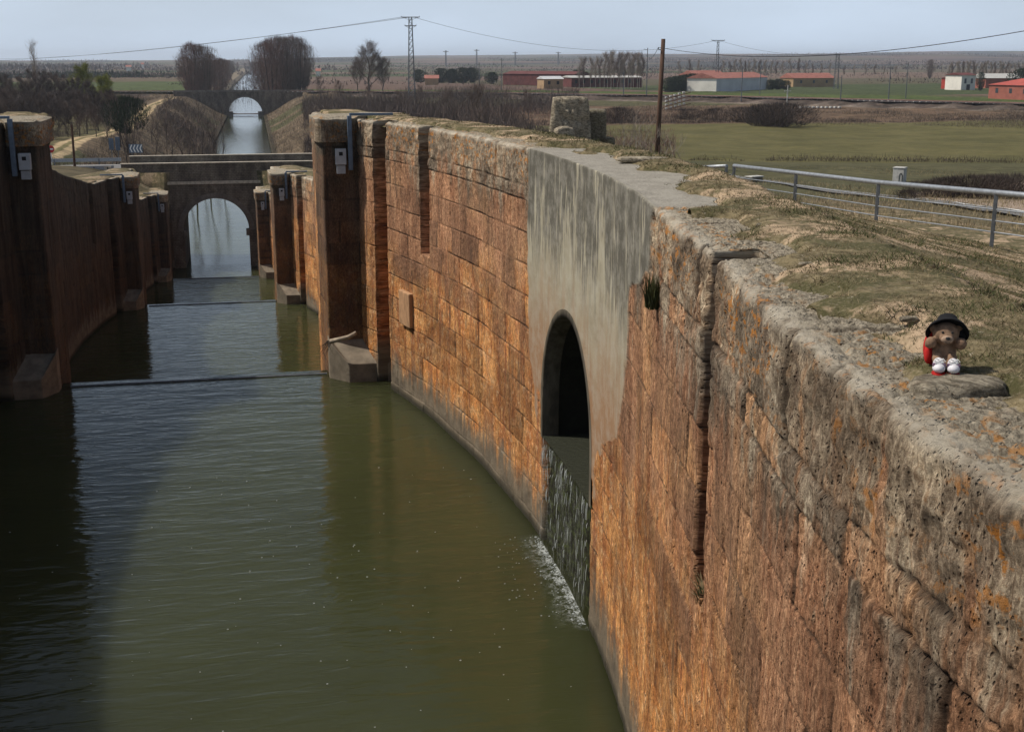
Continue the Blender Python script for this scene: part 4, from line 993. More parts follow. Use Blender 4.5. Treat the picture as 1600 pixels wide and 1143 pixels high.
for q, (off, dn) in enumerate(((-.028, .5), (-.045, .4))):
    veil('falling_water', veil_mat('streaky_falling_water', (26, 2.6, 1) if q else (14, 1.6, 1), .50+.02*q, .66, 0), 60, 24,
         lambda a, b: tuple(wall_pt(ARC_C-1.49+2.98*a, off-.03*math.sin(b*1.6)-.02*math.sin(a*31+q), ARC_SILL+.03-b*(ARC_SILL-POOL[0]+.03))),
         lambda a, b: dn*(.35+.65*min(1, abs(math.sin(a*7+1.2))+.35*a))*(1.15-.5*b), cas)
W_ = MB(); ysn = np.linspace(ARC_C-1.5, ARC_C+1.5, 16); 
for y in ysn:
    for o_ in (-.02, .12, .5, 1.2, 2.3): W_.v.append(wall_pt(y, 0, ARC_SILL+.035+.0*o_)+nrm*o_-cas.location)
for i in range(15):
    for j in range(4): W_.f.append((i*5+j, i*5+j+1, i*5+j+6, i*5+j+5))
W_.build('sill_water', M_SHEET, cas)
veil('foam_patch', veil_mat('foam_on_water', (9, 9, 9), .44, .62, 0), 50, 16, lambda a, b: tuple(wall_pt(ARC_C-1.7+3.5*a, -.02-.5*b, POOL[0]+.012-.0*b)), lambda a, b: (1-b)**2.2*min(1, 6*a, 6*(1-a)), cas)
rg_ = MB()       # rendered reveal of the culvert mouth
for (o_, sh) in ((-.016, 1.035), (-.016, .965), (.24, .955)):
    for (a, z) in prof:
        aa = a*(ARC_W*sh); zz_ = z if z <= ARC_SPR else ARC_SPR+(z-ARC_SPR)*sh
        rg_.v.append(wall_pt(ARC_C+aa, 0, zz_)+nrm*o_)
for i in range(2):
    for j in range(k_-1): rg_.f.append((i*k_+j, i*k_+j+1, (i+1)*k_+j+1, (i+1)*k_+j))
rg_.build('culvert_reveal', plain('stained_render', (.12, .10, .07), .95, .45, 3, sc3=(3, 3, .8), bumpd=.01), wt, True)
F = MB()
for i in range(260):
    y = ARC_C+rng.uniform(-1.55, 1.75); r_ = rng.random()**2.2; o_ = -.03-r_*.9
    if rng.random() < .5: o_ = -.02-rng.random()*.10
    p = wall_pt(y, o_, POOL[0]+.006)-cas.location; sz_ = rng.uniform(.005, .016)*(1 if r_ < .3 else .7)
    a = rng.random()*6; F.ball(p, sz_, 4, (1.4, 1.0, .5))
F.build('foam', M_FOAM, cas)['kind'] = 'stuff'
F = MB()
for i in range(240):     # bubbles and seeds drifting on the pool
    y = rng.uniform(7, 22); x = rng.uniform(-5.5, 3.6)
    if x < -1 and rng.random() < .45: continue
    F.ball((x, y, POOL[0]+.004), rng.uniform(.004, .013), 4, (1.2, 1, .5))
tag(F.build('floating_foam', M_FOAM), kind='stuff')
# square stone block standing out of the wall, driftwood on the foot slab
q = wall_pt(26.0, .03, -5.25); n2 = wall_pt(26.0, 1.03, -5.25)-q; t = thing('stone_boss', 'square stone block standing proud of the orange wall below the slot', 'stone block', q, math.atan2(n2.y, n2.x))
MB().box(-.12, .12, -.34, .34, -.38, .38).build('block', M_STONE_B if 'M_STONE_B' in globals() else plain('brown_block_stone', (.40, .23, .12), .95, .35, 4, sc3=(1, 4, 1), bumpd=.02), t, bevel=.025)
t = thing('driftwood_log', 'bleached driftwood log lying on the stone foot of the near right pier', 'log', onz(536, 534, -6.42)+Vector((0, -.12, .03)))
MB().tube([(-.30, .10, .0), (-.05, .0, .07), (.12, -.05, .12), (.30, -.08, .22)], .055, 10, r1=.048).build('trunk', M_LOG, t, True)
m = MB()
for i in range(26): a = rng.uniform(-1, 1); m.tube([(-.3+rng.uniform(-.1, .1), .1, .02), (-.42+rng.uniform(-.2, .2), .0+a*.2, -.05-rng.random()*.35)], .006, 3, r1=.002)
m.build('roots', M_TRUNKD, t)
# small plants rooted in the wall
def tuft(name, label, p, h, n, mats, spread=.5, w=.006, seed=1, cat='plant'):
    rg = random.Random(seed); t = thing(name, label, cat, p)
    for mi, mt in enumerate(mats):
        m = MB()
        for i in range(n//len(mats)):
            a = rg.uniform(0, 6.28); s_ = rg.random()*spread*h; hh = h*rg.uniform(.5, 1); b = len(m.v)
            base = Vector((rg.uniform(-1, 1)*h*.25, rg.uniform(-1, 1)*h*.25, -.02)); tip = base+Vector((math.cos(a)*s_, math.sin(a)*s_, hh)); md = (base+tip)/2+Vector((0, 0, hh*.12))
            sd_ = Vector((-math.sin(a), math.cos(a), 0))*w; m.v += [base-sd_, base+sd_, md+sd_*.8, md-sd_*.8, tip]; m.f += [(b, b+1, b+2, b+3), (b+3, b+2, b+4)]
        m.build('leaves', mt, t)
    return t
tuft('wall_plant', 'green tuft growing at the foot of the near vertical slot', wall_pt(7.95, .10, -3.96), .26, 260, [M_GRNG, M_DRYG], .9, .005, 2)
tuft('wall_plant', 'small green tuft hanging on the coping right of the concrete patch', wall_pt(10.3, -.02, -2.15), .32, 260, [M_GRNG], .5, .006, 3)
tuft('wall_plant', 'dry twiggy tuft low on the wall near the bottom of the picture', wall_pt(4.35, -.01, -3.05), .10, 120, [M_DRYG, M_GRNG], .9, .003, 4)
t = thing('wall_plant', 'dead twig hanging from a joint under the near coping', 'plant', wall_pt(5.55, -.0, -1.95)); m = MB()
for i in range(7): m.tube([(0, 0, 0), (-.03, -.01-.02*i, .01*i-.02), (-.05-.01*i, .02-.03*i, -.05+.02*i)], .0025, 4, r1=.001)
m.build('twigs', M_LOG, t)

# ------------------------------------------------------------------ turf near the camera (countless blades)
def blades(name, n, mat, seed, hmin, hmax, thr, dmax=30, wscale=1.):
    g = np.random.default_rng(seed); N_ = n*6
    d = 3.2*np.power(dmax/3.2, g.random(N_)); az = YAW+np.radians(g.uniform(-14, 26.5, N_))
    x = d*np.sin(az); y = d*np.cos(az); o = x-Cx(y)-HW(y)
    msk = (fbm(x*1.7, y*1.7, 0, 90, 4) if seed % 2 else fbm(x*2.6, y*2.6, 4, 91, 4))
    ok = (o > .3) & (o < 13) & (msk > thr+.06*(o < .9)) ; x, y, d, o = x[ok][:n], y[ok][:n], d[ok][:n], o[ok][:n]; n = len(x)
    z = H(x, y); wd = .32*sst(10.2, 11.5, y)*(1-sst(18, 19.5, y)); ed = -.14+.20*sst(.10, .60, o-wd+(fbm(x*2.2, y*2.2, 0, 11, 4)-.5)*1.0); z = z+np.where(o < 1.2, ed-.03, (ed-.03)*(1-sst(1.2, 1.7, o)))
    ok = z > -1.32+(o > 1.2)*-9; x, y, z, d = x[ok], y[ok], z[ok], d[ok]; n = len(x)
    h = g.uniform(hmin, hmax, n)*(1+d*.02); w_ = (.0010+.00030*d)*wscale; a = g.uniform(0, 6.28, n); lean = h*g.uniform(.3, 2.0, n); b = g.uniform(0, 6.28, n)
    B = np.stack([x, y, z-.01], -1); sv_ = np.stack([np.cos(a), np.sin(a), 0*a], -1)*w_[:, None]; T = B+np.stack([np.cos(b)*lean, np.sin(b)*lean, h], -1)
    V = np.stack([B-sv_, B+sv_, T], 1).reshape(-1, 3); F = np.arange(3*n).reshape(-1, 3)
    tag(mesh_np(name, V, F, mat), kind='stuff')
blades('short_green_grass', 30000, M_GRNG, 1, .008, .034, .50)
blades('short_dry_grass', 42000, M_DRYG, 2, .008, .030, .40, wscale=.8)
blades('short_brown_grass', 55000, M_BRNG, 3, .008, .028, .36)
blades('dark_green_tufts', 16000, M_GRNG, 5, .015, .05, .60, wscale=1.3)
blades('short_brown_grass', 40000, M_BRNG, 4, .006, 0.021, 0.42)
# flat pale stones in the turf and along the coping
stones = [('flat rough stone slab under the teddy bear', 1496, 588, .40, .24, .17), ('pale stone bit in the turf behind the bear to its left', 1420, 502, .10, .05, .03),
          ('flat pale stone in the grass above the slot coping', 1268, 414, .17, .07, .03), ('flat pale stone in the grass midway to the teddy bear', 1391, 465, .13, .05, .02), ('weathered pale stone in the bare soil at the crest of the bank', 1005, 250, .7, .3, .08), ('small pale stone right of the slot coping edge', 1195, 352, .14, .07, .03)]
M_SLAB = plain('grey_slab_stone', (.27, .235, .18), .95, .45, 9, bumpd=.015)
for i, (lab, px, py, sx, sy, sz_) in enumerate(stones):
    q = hit(px, py, 3.0)
    if i == 0: q = onz(px, py, -1.25); q.z -= sz_*.53
    rock('flat_stone', lab, (q.x, q.y, q.z-sz_*.45), (sx, sy, sz_), 31+i, -.2+.3*math.sin(i*3), n=26, rough=.10, boxy=.45, cat='stone')

# ------------------------------------------------------------------ teddy bear
M_PLUSH = plain('tan_plush', (.215, .135, .085), 1, .3, 60, bumpd=.004); M_PLUSH2 = plain('light_plush_muzzle', (.33, .23, .16), 1, .2, 60, bumpd=.003)
M_FELT = plain('black_felt', (.008, .008, .009), .95, .3, 40); M_REDF = plain('red_fabric', (.42, .015, .012), .85, .2, 30); M_LEA = plain('white_leather', (.62, .60, .62), .6, .12, 40); M_MAUVE = plain('mauve_stripe', (.22, .14, .20), .7, .1, 30)
bb = onz(1474, 577, -1.25)
bear = thing('teddy_bear', 'brown plush teddy bear with black hat, red cape and white sneakers sitting on the bank', 'teddy bear', (bb.x, bb.y, -1.250), math.atan2(-bb.x, bb.y)*0-.42)
bear.scale = (1.12, 1.12, 1.12)
m = MB()   # faces local -Y (towards the camera)
m.ball((0, .035, .062), .046, 16, (1, .85, 1.25)); m.ball((0, .018, .135), .046, 16, (1.05, .95, .92))
for s_ in (-1, 1):
    m.tube([(s_*.022, .02, .035), (s_*.026, -.01, .05), (s_*.026, -.036, .025)], .020, 12, r1=.017); m.ball((s_*.026, -.037, .02), .018, 10)
    m.tube([(s_*.040, .03, .100), (s_*.056, .012, .092), (s_*.052, -.006, .10)], .017, 12, r1=.019); m.ball((s_*.053, -.008, .103), .0215, 12); m.ball((s_*.04, .03, .1), .018, 10)
    m.ball((s_*.044, .022, .150), .016, 10, (1, .6, 1))
m.ball((0, -.022, .124), .024, 12, (1.1, .9, .85)); m.ball((0, -.005, .02), .03, 10)
bd = m.build('body', M_PLUSH, bear, True); r_ = bd.modifiers.new('remesh', 'REMESH'); r_.mode = 'VOXEL'; r_.voxel_size = .0032; r_.use_smooth_shade = True
sm_ = bd.modifiers.new('smooth', 'SMOOTH'); sm_.iterations = 5; sm_.factor = .5
MB().ball((0, -.032, .122), .0195, 12, (1.15, .8, .85)).build('muzzle', M_PLUSH2, bear, True)
MB().ball((0, -.050, .129), .0075, 10, (1.2, .8, .8)).build('nose', M_DARK, bear, True)
for s_ in (-1, 1): MB().ball((s_*.017, -.024, .146), .0045, 8).build('eye', M_DARK, bear, True)
m = MB(); m.tube([(-.008, -.0475, .113), (0, -.049, .110), (.008, -.0475, .113)], .0012, 5); m.build('mouth', M_DARK, bear)
hat = MB(); n = 32; rings = [(.0, .060), (.020, .058), (.036, .045), (.041, .012), (.044, .006), (.058, .002), (.071, -.004), (.078, -.016), (.0765, -.020), (.058, -.004), (.045, 0), (.030, 0)]
for (rr, zz) in rings:
    for k_ in range(n): a = 2*math.pi*k_/n; hat.v.append(Vector((rr*math.cos(a), rr*math.sin(a)*.95, zz-.012*(math.cos(a)**2)*(rr/.078)**3)))
for i in range(len(rings)-1):
    for k_ in range(n): k2 = (k_+1) % n; hat.f.append((i*n+k_, i*n+k2, (i+1)*n+k2, (i+1)*n+k_))
h_ = hat.build('hat', M_FELT, bear, True); h_.location = (.006, .036, .150); h_.rotation_euler = (R(-52), R(6), 0)
m = MB(); m.tube([(.045, .03, .15), (.058, .02, .125), (.060, .02, .10)], .016, 10, r1=.010); m.build('hair', M_FELT, bear, True)
m = MB(); m.ball((-.036, .052, .072), .032, 14, (1.15, .55, 2.15)); m.ball((-.052, .035, .05), .018, 10, (1, 1, 2.2)); m.build('cape', M_REDF, bear, True)
for s_ in (-1, 1):
    sh = MB(); sh.ball((s_*.024, -.052, .014), .0185, 14, (1.02, 1.5, .80)); sh.ball((s_*.024, -.036, .024), .016, 12, (1, 1.05, 1.1))
    so_ = sh.build('sneaker', M_LEA, bear, True); so_.scale = (1.22, 1.15, 1.25); so_.location = (-s_*.004, -.004, .003)
    MB().prism([(s_*.024+.0195*math.cos(a)*1.02, -.052+.029*math.sin(a)*1.03) for a in np.linspace(0, 2*math.pi, 20, endpoint=False)], 'z', -.004, -.0002).build('sole', M_REDF, so_)
    MB().box(s_*.024-.0195, s_*.024+.0195, -.060, -.052, .018, .0295).build('stripe', M_MAUVE, so_, bevel=.003)
    lc = MB()
    for i in range(3): lc.tube([(s_*.024-.012, -.060+i*.008, .029+i*.003), (s_*.024+.012, -.057+i*.008, .029+i*.003)], .0018, 5)
    for q_ in (-1, 1): lc.tube([(s_*.024, -.052, .036), (s_*.024+q_*.010, -.056, .043), (s_*.024+q_*.017, -.060, .036), (s_*.024+q_*.006, -.058, .032)], .0016, 5)
    lc.build('laces', M_WHITE, so_)

# ------------------------------------------------------------------ trees
def slivers(P, Dr, L, w, g):
    """thin tapering twigs: start points P, directions Dr, lengths L"""
    n = len(P); Dr = Dr/np.linalg.norm(Dr, axis=1, keepdims=True); s_ = np.cross(Dr, g.normal(size=(n, 3))); s_ /= np.linalg.norm(s_, axis=1, keepdims=True)
    w = np.broadcast_to(w, (n,))[:, None]
    V = np.stack([P-s_*w, P+s_*w, P+Dr*np.broadcast_to(L, (n,))[:, None]], 1).reshape(-1, 3)
    return V, np.arange(3*n).reshape(-1, 3)
def limbs(h, r0, g, n1, spread, up, lvl=2, base=.15):
    """trunk with branches, returns MB and list of (point, direction) of branch ends"""
    m = MB(); pts = [Vector((0, 0, -.3))]; ends = []
    for i in range(1, 7): pts.append(Vector((g.normal()*h*.008*i, g.normal()*h*.008*i, h*.9*i/6)))
    m.tube(pts, r0, 6, r1=r0*.12)
    for i in range(n1):
        u = base+(0.95-base)*(i+.5)/n1; k_ = u*6*.9/.9; j = min(5, int(k_)); p = pts[j].lerp(pts[j+1], k_-j); a = i*2.4+g.uniform(-.5, .5); ln = spread*h*(1.05-u*.75)*g.uniform(.7, 1.15)
        d = Vector((math.cos(a), math.sin(a), up*g.uniform(.7, 1.4))).normalized(); q = p+d*ln*.5+Vector((0, 0, ln*.05)); e = q+(d+Vector((0, 0, .5))).normalized()*ln*.5
        rb = r0*(1-u*.8)*.45; m.tube([p, q, e], rb, 4, r1=rb*.2); ends += [(p.lerp(q, .7), d), (q, d), (e, d)]
        if lvl > 1:
            for c_ in range(3):
                a2 = a+g.uniform(-1.1, 1.1); d2 = Vector((math.cos(a2), math.sin(a2), up*g.uniform(.7, 1.8))).normalized(); s0 = p.lerp(e, g.uniform(.3, .8)); e2 = s0+d2*ln*.42
                m.tube([s0, e2], rb*.4, 3, r1=rb*.12); ends += [(s0.lerp(e2, .5), d2), (e2, d2)]
    return m, ends
def bare_tree(name, label, cat, h, seed, n1=12, spread=.35, up=1., twigs=1500, tl=.09, tw=.02, bark=M_TRUNK, twig=M_BARKB, trunk_r=None, group=None, fan=.55, lvl=2, droop=0, base=.15):
    g = np.random.default_rng(seed); t = thing(name, label, cat, (0, 0, 0), 0, group)
    m, ends = limbs(h, trunk_r or h*.016, g, n1, spread, up, lvl, base); m.build('trunk', bark, t)
    if twigs:
        idx = g.integers(0, len(ends), twigs); P = np.array([tuple(ends[i][0]) for i in idx]); Dd = np.array([tuple(ends[i][1]) for i in idx])
        P = P+g.normal(size=P.shape)*h*.022; Dd = Dd+g.normal(size=P.shape)*fan+np.array([0, 0, .35-droop])
        V, F = slivers(P, Dd, g.uniform(.4, 1.2, twigs)*h*tl, tw*g.uniform(.5, 1.2, twigs), g)
        mesh_np('crown', V, F, twig, t)
    return t
def brush_tree(name, label, cat, h, r, seed, n=6000, tl=1.3, tw=.045, twig=M_BARKD, bark=M_TRUNKD, lo=.08, group=None, wob=.25, shape=1.4):
    """dense leafless crown: fine twigs fill a lumpy volume, fanning up and out from the stems"""
    g = np.random.default_rng(seed); t = thing(name, label, cat, (0, 0, 0), 0, group)
    m = MB()
    for i in range(7):
        a = i*2.4; rr = r*.62*math.sqrt((i+.3)/7); m.tube([(math.cos(a)*rr*.25, math.sin(a)*rr*.25, -.3), (math.cos(a)*rr*.6, math.sin(a)*rr*.6, h*.35), (math.cos(a)*rr, math.sin(a)*rr, h*.88)], h*.011, 5, r1=.03)
    m.build('trunk', bark, t)
    k_ = int(n*3); u = g.uniform(0, 1, k_); a = g.uniform(0, 2*math.pi, k_); q = np.sqrt(g.uniform(0, 1, k_))
    # radius profile along height with lobes
    prof = np.interp(u, [0, .12, .3, .6, .82, .95, 1], [.40, .66, .90, 1.05, .95, .66, .25])
    lob = 1+wob*(fbm(np.cos(a)*1.6+seed, np.sin(a)*1.6, u*3, seed, 3)-.5)*2
    rad = r*prof*lob*q; P = np.stack([np.cos(a)*rad, np.sin(a)*rad, lo*h+u*h*(.93-lo)], -1)
    keep = (fbm(P[:, 0]/r*2.6+9, P[:, 1]/r*2.6, P[:, 2]/r*1.1, seed+3, 4) > .36+.10*q) & (g.random(len(q)) > (q**3)*.75*u); P = P[keep][:n]; c0_ = np.array([0, 0, -h*.25])
    Dd = (P-c0_)/h*1.2+np.array([0, 0, .5])+g.normal(size=P.shape)*.33
    V, F = slivers(P, Dd, g.uniform(.5, 1.2, len(P))*tl, tw*g.uniform(.5, 1.2, len(P)), g)
    mesh_np('crown', V, F, twig, t); return t
def place(t, px, d, rz=0, sc=1., sink=.1, label=None, group=None):
    t.location = polar(px, d, sink); t.rotation_euler = (0, 0, rz); t.scale = (sc, sc, sc) if not isinstance(sc, tuple) else sc
    if label: t['label'] = label
    if group: t['group'] = group
    return t
def tree_h(px, d, py): return atd(px, py, d).z-polar(px, d).z
# the two dense clumps flanking the canal beyond the railway bridge
pb = [brush_tree('bare_tree', '', 'tree', 20, 5.6, 100+i, n=7000, tw=.030, tl=1.7, twig=[M_BARKB, M_BARKR][i % 2], wob=.75) for i in range(3)]
used = set()
def inst(protos, i):
    p = protos[i % len(protos)]
    if id(p) not in used and i < len(protos): used.add(id(p)); return p
    return copy_tree(p)
clA = [(291, 520, 86), (299, 505, 63), (309, 512, 66), (319, 505, 68), (328, 530, 80), (341, 620, 90)]
for i, (px, d, py) in enumerate(clA):
    place(inst(pb, i), px, d, i*1.3, tree_h(px, d, py)/20, label=f'{ORD[i]} bare bushy tree from the left in the clump left of the far canal', group='dense bare trees left of the far canal')
clB = [(417, 520, 62), (426, 500, 56), (436, 515, 53), (447, 500, 54), (457, 512, 52), (468, 500, 55), (475, 520, 66)]
for i, (px, d, py) in enumerate(clB):
    place(inst(pb, i+3), px, d, i*1.7+.4, tree_h(px, d, py)/20, label=f'{ORD[i]} bare bushy tree from the left in the round clump right of the far canal', group='dense bare trees right of the far canal')
for i, (px, d, py) in enumerate([(346, 760, 89), (352, 900, 91), (358, 1100, 93), (364, 1400, 95), (402, 1500, 96), (384, 2300, 98), (410, 1150, 95), (372, 1900, 97), (396, 2000, 96), (416, 1500, 96)]):
    place(inst(pb, i+3), px, d, i*1.1, tree_h(px, d, py)/20, label=f'{ORD[i]} of the far small trees lining the canal towards the horizon', group='far trees lining the canal')
po = [bare_tree('bare_tree', '', 'tree', 19, 200+i, 20, .44, 1.0, 5200, .11, .026, twig=M_BARKB, trunk_r=.34) for i in range(2)]
place(inst(po, 0), 576, 470, .3, (tree_h(576, 470, 66)/19*1.35, tree_h(576, 470, 66)/19*1.35, tree_h(576, 470, 66)/19), label='tall open bare tree standing alone right of the round clump')
place(inst(po, 1), 598, 470, 2.3, tree_h(598, 470, 84)/19*.95, label='slender bare tree beside the tall open bare tree')
place(copy_tree(po[0]), 558, 500, 1.3, tree_h(558, 500, 90)/19, label='low bare tree at the left foot of the tall open bare tree')
t = bare_tree('poplar', 'tall slim pale poplar rising above the thicket at far left', 'tree', 20, 231, 30, .10, 4., 900, .10, .03, bark=M_TRUNKP, twig=M_BARKP, trunk_r=.28); place(t, 56, 400, 0, tree_h(56, 400, 54)/20)
# willows in first leaf
for i, (px, d, py, wd) in enumerate([(128, 330, 98, 50), (160, 300, 114, 46)]):
    g = np.random.default_rng(300+i); hh = tree_h(px, d, py); t = bare_tree('willow', ['larger yellow-green willow coming into leaf above the thicket', 'smaller brighter willow coming into leaf right of the larger one'][i], 'tree', hh, 310+i, 14, .42, .8, 5200, .13, .035, bark=M_TRUNKD, twig=M_WILL, droop=.6, fan=.8)
    place(t, px, d)
# thicket of small bare trees at the left
pt = [bare_tree('thicket_tree', '', 'tree', 9, 400+i, 12, .36, 1.3, 1700, .13, .028, bark=M_TRUNKD, twig=[M_BARKD, M_BARKB, M_BARKD][i], fan=.7) for i in range(3)]
gr_ = random.Random(8); k_ = 0; spots = []
for row, (d, pys) in enumerate([(205, 158), (232, 146), (262, 134), (300, 122), (345, 112)]):
    for px in range(-30, [185, 195, 175, 150, 110][row], [19, 18, 17, 17, 19][row]): spots.append((px+gr_.uniform(-6, 6), d+gr_.uniform(-10, 10), pys+gr_.uniform(-10, 10)))
spots.sort()
rowname = lambda d: 'nearest' if d < 219 else 'second' if d < 247 else 'middle' if d < 281 else 'fourth' if d < 322 else 'farthest'
cnt = {}
for i, (px, d, py) in enumerate(spots):
    rn = rowname(d); cnt[rn] = cnt.get(rn, -1)+1
    place(inst(pt, i), px, d, i*2.1, max(.5, tree_h(px, d, py)/9), label=f'{ORD[cnt[rn]]} dark bare tree from the left in the {rn} row of the left thicket', group='bare trees of the left thicket')
t = brush_tree('dark_round_tree', 'small dark round-crowned tree on a thin trunk beside the dirt track', 'tree', 6.5, 2.4, 350, n=4200, tl=.55, tw=.03, twig=M_EVER, lo=.38); place(t, 193, 190, 0, tree_h(193, 190, 147)/6.5)
# saplings along the left bank and towpath
ps = [bare_tree('sapling', '', 'young tree', 7, 500+i, 9, .20, 2.2, 160, .12, .016, bark=M_TRUNKD, twig=M_BARKB, trunk_r=.07, lvl=1, base=.35) for i in range(3)]
sp = [(168, 150, 172), (190, 158, 182), (207, 168, 176), (221, 150, 178), (236, 175, 172), (250, 152, 180), (263, 185, 168), (272, 160, 176), (285, 200, 166), (296, 170, 172), (309, 215, 160), (318, 182, 170), (331, 240, 158), (341, 205, 164), (230, 230, 160), (255, 260, 156), (285, 290, 152), (305, 330, 150)]
for i, (px, d, py) in enumerate(sp):
    place(inst(ps, i), px, d, i*1.9, max(.35, tree_h(px, d, py)/7), label=f'{ORD[i]} thin young bare tree on the left canal bank, counted from the left', group='young bare trees on the left bank')
# bare trees among the scrub on the right
pm = [bare_tree('bare_tree', '', 'tree', 9, 520+i, 14, .40, 1.1, 1300, .12, .022, bark=M_TRUNK, twig=M_BARKB, fan=.7) for i in range(2)]
for i, (px, d, py, lab) in enumerate([(746, 185, 128, 'bare spreading tree standing out of the scrub behind the grassy crest'), (700, 240, 135, 'bare small tree in the scrub left of the spreading one'), (826, 260, 138, 'bare small tree in the scrub left of the leaning slab'),
        (575, 300, 132, 'bare small tree in the scrub near the near right pier'), (655, 330, 132, 'bare small tree in the scrub at the foot of the tall pylon'), (528, 330, 125, 'bare bushy tree right of the round clump, low in the scrub'), (620, 260, 140, 'bare small tree in the scrub between pier and pylon'), (790, 330, 140, 'bare small tree in the scrub below the dark mast'), (500, 380, 118, 'bare bushy tree at the right foot of the round clump')]):
    place(inst(pm, i), px, d, i*2.2, tree_h(px, d, py)/9, label=lab)
# pale whips in front of the wooden pole
pw = [bare_tree('sapling', '', 'young tree', 6, 540+i, 10, .12, 3., 90, .15, .012, bark=M_TRUNKP, twig=M_BARKP, trunk_r=.05, lvl=1, base=.25) for i in range(2)]
for i, (px, d, py) in enumerate([(918, 70, 165), (935, 78, 178), (962, 62, 180), (975, 66, 176), (988, 60, 172), (996, 64, 150), (1004, 58, 178), (1012, 66, 170), (1022, 62, 182), (1042, 68, 186), (1053, 60, 190), (1066, 72, 196), (905, 66, 150)]):
    place(inst(pw, i), px, d, i*1.4, max(.3, tree_h(px, d, py)/6), label=f'{ORD[i]} pale thin whip growing behind the bank around the wooden pole', group='pale whips behind the bank')
# poplar rows
pp = [bare_tree('poplar', '', 'tree', 18, 560+i, 22, .11, 3.2, 800, .12, .038, bark=M_TRUNKP, twig=[M_BARKP, M_BARKB, M_BARKP][i], trunk_r=.17, lvl=1, base=.3) for i in range(3)]
def row(pxs, ds, pys, where, grp, seed):
    g = random.Random(seed); n = len(pxs)
    for i, px in enumerate(pxs):
        d = ds[0]+(ds[1]-ds[0])*i/max(1, n-1)+g.uniform(-6, 6); py = pys[0]+(pys[1]-pys[0])*i/max(1, n-1)+g.uniform(-2.5, 2.5)
        place(inst(pp, i+(seed > 1)*3), px+g.uniform(-1, 1), d, g.uniform(0, 6), tree_h(px, d, py)/18, label=f'{ORD[i]} bare slim poplar from the left {where}', group=grp)
row([944, 949, 954, 959, 964, 968, 973, 977, 982, 986, 991, 995, 1000, 1004], (540, 560), (76, 76), 'in the grove before the long low shed', 'poplars before the long low shed', 1)
row([906, 912, 922, 930, 938], (520, 560), (82, 86), 'in the loose group left of the poplar grove', 'poplars left of the grove', 2)
row([1062, 1078, 1090, 1128, 1140, 1148, 1157, 1163, 1170, 1178, 1186, 1196, 1204, 1212, 1222, 1234, 1246], (760, 820), (92, 90), 'in the hazy line behind the white shed', 'poplars behind the white shed', 3)
row([1258, 1268, 1282, 1296, 1318, 1334, 1352, 1366, 1380, 1398], (820, 860), (97, 100), 'in the faint line right of the farmhouse', 'poplars right of the farmhouse', 4)
row([1482, 1488, 1493, 1498, 1504, 1509, 1514, 1519, 1525, 1530, 1536, 1542, 1548, 1554, 1560, 1567, 1573, 1579, 1586, 1592, 1598], (690, 700), (93, 94), 'in the row at the right edge', 'poplars at the right edge', 5)
place(copy_tree(pb[0]), 1453, 900, 1, tree_h(1453, 900, 92)/20, label='lone far tree on the plain left of the right-hand poplar row')
# evergreens
pe = [brush_tree('evergreen_bush', '', 'bush', 5, 3.0, 600+i, n=2600, tl=.5, tw=.10, twig=M_EVER, lo=.0, wob=.4) for i in range(2)]
for i, (px, d, py, lab) in enumerate([(1046, 500, 120, 'dark evergreen clump at the left end of the hedge beside the white shed'), (1058, 505, 118, 'dark evergreen clump second from the left beside the white shed'), (1070, 510, 116, 'dark evergreen clump third from the left beside the white shed'), (1082, 512, 114, 'dark tall evergreen touching the left wall of the white shed'),
        (1205, 545, 124, 'dark evergreen clump against the right end of the white shed'), (1217, 548, 123, 'dark evergreen clump in the middle right of the white shed'), (1229, 548, 125, 'dark evergreen clump ending the hedge right of the white shed'),
        (905, 640, 108, 'dark tree behind the junction of the two long sheds'), (690, 700, 106, 'dark hedge tree right of the orange barn'), (706, 700, 107, 'dark hedge tree second right of the orange barn'), (722, 700, 105, 'dark hedge tree midway to the dark mast'), (738, 700, 105, 'dark hedge tree just left of the dark mast'), (656, 720, 108, 'dark hedge tree left of the orange barn'), (768, 660, 112, 'dark bush at the left end of the dark red hall'), (1596, 560, 106, 'dark tall evergreen at the right edge')]):
    place(inst(pe, i), px, d, i*1.3, tree_h(px, d, py)/5, label=lab)
t = brush_tree('conifer', 'dark conical conifer between the white house and the red warehouse', 'tree', 9, 2.2, 620, n=3600, tl=.5, tw=.07, twig=M_EVER, lo=.05, wob=.2); place(t, 1533, 548, 0, tree_h(1533, 548, 111)/9)
# brambles
pk = [brush_tree('bramble_bush', '', 'bush', 3, 4.0, 640+i, n=5200, tl=.55, tw=.022, twig=M_BUSHD, lo=.0, wob=.6) for i in range(2)]
for i, (px, d, h_, lab) in enumerate([(1205, 235, 4.2, 'big dark bramble beside the pale post at the field edge'), (1228, 240, 4.6, 'big dark bramble right behind the pale post'), (1170, 250, 3.0, 'dark bramble left of the big one at the field edge'), (1120, 262, 2.6, 'dark bramble midway between pole and post'), (1075, 262, 2.4, 'dark bramble near the tilted sleeper stack'), (968, 250, 3.2, 'dark bramble behind the dark upright block'),
        (1470, 74, 1.1, 'dark low bush right of the concrete kiosk'), (1500, 76, 1.3, 'dark low bush second right of the kiosk'), (1535, 76, 1.5, 'dark low bush midway to the right edge'), (1570, 78, 1.5, 'dark low bush near the right edge of the dirt lot'), (1605, 80, 1.6, 'dark low bush cut by the right edge'), (1435, 66, .6, 'dark scrubby bush directly right of the kiosk')]):
    sc = h_/3; place(inst(pk, i), px, d, i*1.7, (sc*1.1, sc*1.1, sc), label=lab)

